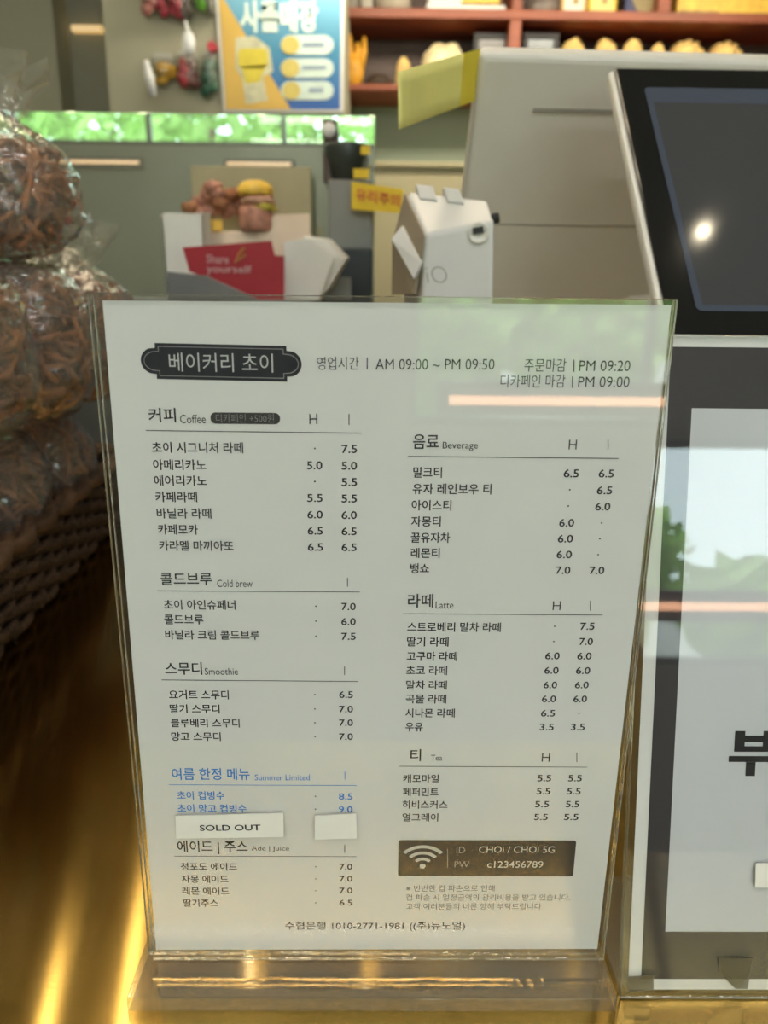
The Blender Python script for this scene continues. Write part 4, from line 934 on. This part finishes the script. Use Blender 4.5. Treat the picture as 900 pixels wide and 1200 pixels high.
def pastry_bag(c, r, seed, label, n=70, lean=0.0, top_bag=False):
    random.seed(seed); c = Vector(c)
    t = thing('pastry_bag', label, 'bag of pastries', (c.x, c.y, c.z - r[2]), 'cellophane bags of brown pastry sticks')
    Rm = Matrix.Rotation(lean, 3, 'Y')
    bm = B()
    for i in range(n):
        while True:
            p_ = Vector((random.uniform(-1, 1), random.uniform(-1, 1), random.uniform(-1, 1)))
            if p_.length < 0.95: break
        d = Vector((random.gauss(0, 1), random.gauss(0, 1), random.gauss(0, 0.8))).normalized(); L = random.uniform(0.025, 0.055)
        cc = Vector([math.copysign(abs(p_[k]) ** 0.8, p_[k]) * r[k] * 0.86 for k in range(3)]); pts = []
        bend = Vector((random.gauss(0, 1), random.gauss(0, 1), random.gauss(0, 1))) * 0.009
        for k in range(5):
            s = k / 4 - 0.5; q_ = cc + d * (s * L * 2) + bend * (1 - 4 * s * s)
            e = (abs(q_.x / r[0]) ** 2.8 + abs(q_.y / r[1]) ** 2.8 + abs(q_.z / r[2]) ** 2.8) ** (1 / 2.8)
            if e > 0.92: q_ = q_ * (0.92 / e)
            pts.append(c + Rm @ q_)
        tube(bm, pts, [0.0018, 0.0028, 0.0032, 0.0028, 0.0016], 5)
    o = link('pastry_sticks', bm, M['twig'], t, smooth=True); o['kind'] = 'stuff'
    tm = bmesh.new(); bmesh.ops.create_icosphere(tm, subdivisions=5, radius=1)
    for v in tm.verts:
        d = v.co.copy(); d0 = d.copy()
        d = Vector([math.copysign(abs(c_) ** 0.72, c_) for c_ in d])
        k = 1 + 0.06 * noise.noise(d * 2.5 + Vector((seed, 0, 0))) - 0.12 * abs(noise.noise(d * 7 + Vector((0, seed, 0)))) + 0.03 * abs(noise.noise(d * 16 + Vector((0, 0, seed))))
        q_ = Vector((d.x * r[0] * k, d.y * r[1] * k, d.z * r[2] * k))
        if top_bag and d0.z > 0.6:         # gathered, crimped neck
            g = (d0.z - 0.6) / 0.4; ang = math.atan2(d.y, d.x)
            sq = 1 - 0.55 * g + 0.12 * g * math.sin(ang * 9 + seed); q_.x *= sq; q_.y *= sq; q_.z += r[2] * 0.22 * g
        v.co = c + Rm @ q_
    bm = B(); merge(bm, tm)
    link('cellophane', bm, M['film'], t, smooth=True)
    if not top_bag: return
    top = c + Rm @ Vector((0, 0, r[2] * 1.05)); bm = B()
    rings = []; nf = 20                    # crumpled film standing up from the neck
    for q_ in range(6):
        g = q_ / 5; ring = []
        for k in range(nf):
            a = 2 * PI * k / nf; rr = 0.026 + 0.030 * g + 0.014 * g * math.sin(a * 5 + seed) + 0.008 * noise.noise(Vector((math.cos(a) * 3, math.sin(a) * 3, g * 4 + seed)))
            h = -0.012 + 0.075 * g * (0.75 + 0.35 * noise.noise(Vector((math.cos(a) * 2 + seed, math.sin(a) * 2, 1))))
            ring.append(bm.verts.new(top + Rm @ Vector((math.cos(a) * rr, math.sin(a) * rr * 0.6, h))))
        rings.append(ring)
    for q_ in range(5):
        for k in range(nf): bm.faces.new((rings[q_][k], rings[q_][(k + 1) % nf], rings[q_ + 1][(k + 1) % nf], rings[q_ + 1][k]))
    link('frill', bm, M['film'], t)
bags = [  # x, y, z, radii, label, top of its pile
    (-0.415, 0.335, 1.020, (0.072, 0.066, 0.080), 'lower front pastry bag just above the basket rim at the left frame edge', 0),
    (-0.365, 0.340, 1.180, (0.078, 0.066, 0.078), 'upper front pastry bag with a pale glint at the left frame edge', 1),
    (-0.420, 0.475, 1.020, (0.076, 0.068, 0.080), 'pastry bag low in the basket nearest the left edge of the menu stand', 0),
    (-0.365, 0.480, 1.180, (0.082, 0.068, 0.078), 'pastry bag with golden glints in the middle of the heap', 0),
    (-0.372, 0.490, 1.320, (0.082, 0.066, 0.060), 'topmost pastry bag of the heap at the left', 1),
    (-0.425, 0.620, 1.020, (0.076, 0.070, 0.080), 'lower far pastry bag peeping past the left edge of the menu stand', 0),
    (-0.365, 0.625, 1.180, (0.080, 0.068, 0.078), 'upper far pastry bag beside the top left corner of the menu stand', 1),
]
for i, (x, y, z, r, lab, tb) in enumerate(bags):
    pastry_bag((x, y, z), r, 20 + i, lab, 230, 0.05 * (-1) ** i, bool(tb))

# ------------------------------------------------------------------ ceiling spot mirrored in the touch screen
hp = on_plane(826, 271, bot + mn * -0.0015, mn); dv = (hp - Vector(CAM)).normalized(); rv = dv - 2 * dv.dot(mn) * mn
k = (H - 0.03 - hp.z) / rv.z; lp = hp + rv * k
dl = thing('downlight', 'small bright ceiling downlight reflected in the touch screen', 'lamp', lp)
link('lens', lathe(B(), lp, [(0.012, 0), (0.013, 0.01), (0.012, 0.02)], 20), M['spot'], dl); link('ring', lathe(B(), lp, [(0.035, 0.012), (0.04, 0.03), (0.02, 0.03)], 24), M['housing'], dl)
# warm display-case strips behind the customer, mirrored in the acrylic and the partition
def case_strip(x0, x1, y, z, label, m):
    t = thing('case_lamp', label, 'lamp', ((x0 + x1) / 2, y, z), 'warm strip lamps behind the camera')
    link('tube', tube(B(), [(x0, y, z), (x1, y, z)], 0.008, 10), m, t, smooth=True)
    bm = box(B(), x0 - 0.02, x1 + 0.02, y - 0.05, y - 0.012, z - 0.03, z + 0.03, 0.004); link('housing', bm, M['frame_metal'], t)
case_strip(0.13, 0.95, -1.1, 1.045, 'warm strip lamp mirrored as an orange line in the menu stand', M['led_orange'])
case_strip(-2.3, -1.5, Y0 + 0.06, 1.99, 'warm strip lamp mirrored in the left of the glass partition', M['led_soft'])
case_strip(-0.95, -0.55, Y0 + 0.06, 1.99, 'warm strip lamp mirrored near the middle of the glass partition', M['led_soft'])
case_strip(0.7, 1.8, -1.5, 2.3, 'warm strip lamp high behind the camera at right', M['led_orange'])
# a light over the bread shelf
lamp('shelf_light', 'AREA', (0.6, 2.35, 2.42), 19, (1.0, 0.88, 0.68), 2.0, 0.15, (math.radians(40), 0, 0))
lamp('pastry_light', 'AREA', (-0.2, 0.75, 2.46), 6, (1.0, 0.80, 0.55), 0.9, 0.12, (0, 0, 0))

# ------------------------------------------------------------------ trees in the street behind the camera
def tree(x, y, h, r, seed, name='street_tree', label='leafy green street tree outside the shop front seen only as a reflection', cat='tree', group='trees outside the shop front', nl=1500):
    random.seed(seed)
    t = thing(name, label, cat, (x, y, -0.02), group)
    link('trunk', tube(B(), [(x, y, -0.02), (x + 0.1, y, h * 0.4), (x, y, h * 0.75)], [0.026 * h, 0.02 * h, 0.011 * h], 8), M['bark'], t, smooth=True)
    bm = B()
    for i in range(nl):
        d = Vector((random.gauss(0, 1), random.gauss(0, 1), random.gauss(0, 1))).normalized() * random.uniform(0.5, 1)
        c = Vector((x, y, h * 0.75)) + Vector((d.x * r, d.y * r, d.z * h * 0.38))
        a = Vector((random.gauss(0, 1), random.gauss(0, 1), random.gauss(0, 1))).normalized(); b = a.orthogonal().normalized(); s = random.uniform(0.07, 0.16)
        face_poly(bm, [c - a * s, c + b * s * 0.6, c + a * s, c - b * s * 0.6])
    link('foliage', bm, M['leaf'], t)
for i, (x, y, h, r) in enumerate(((-4.9, -7.2, 4.6, 1.45), (-1.9, -6.8, 4.4, 1.4), (-4.2, -10.6, 5.2, 1.5), (-0.9, -11.4, 5.4, 1.5))):
    tree(x, y, h, r, 60 + i)
for i, (x, y, h, r) in enumerate(((0.3, -5.0, 1.10, 0.55), (1.55, -5.6, 1.20, 0.6), (2.7, -5.0, 1.05, 0.55), (3.9, -5.4, 1.25, 0.6), (0.9, -7.6, 1.45, 0.7), (2.6, -7.8, 1.6, 0.75))):
    tree(x, y, h, r, 80 + i, 'street_shrub', 'low green shrub outside the shop window seen only as a reflection', 'shrub', 'shrubs outside the shop front', 700)
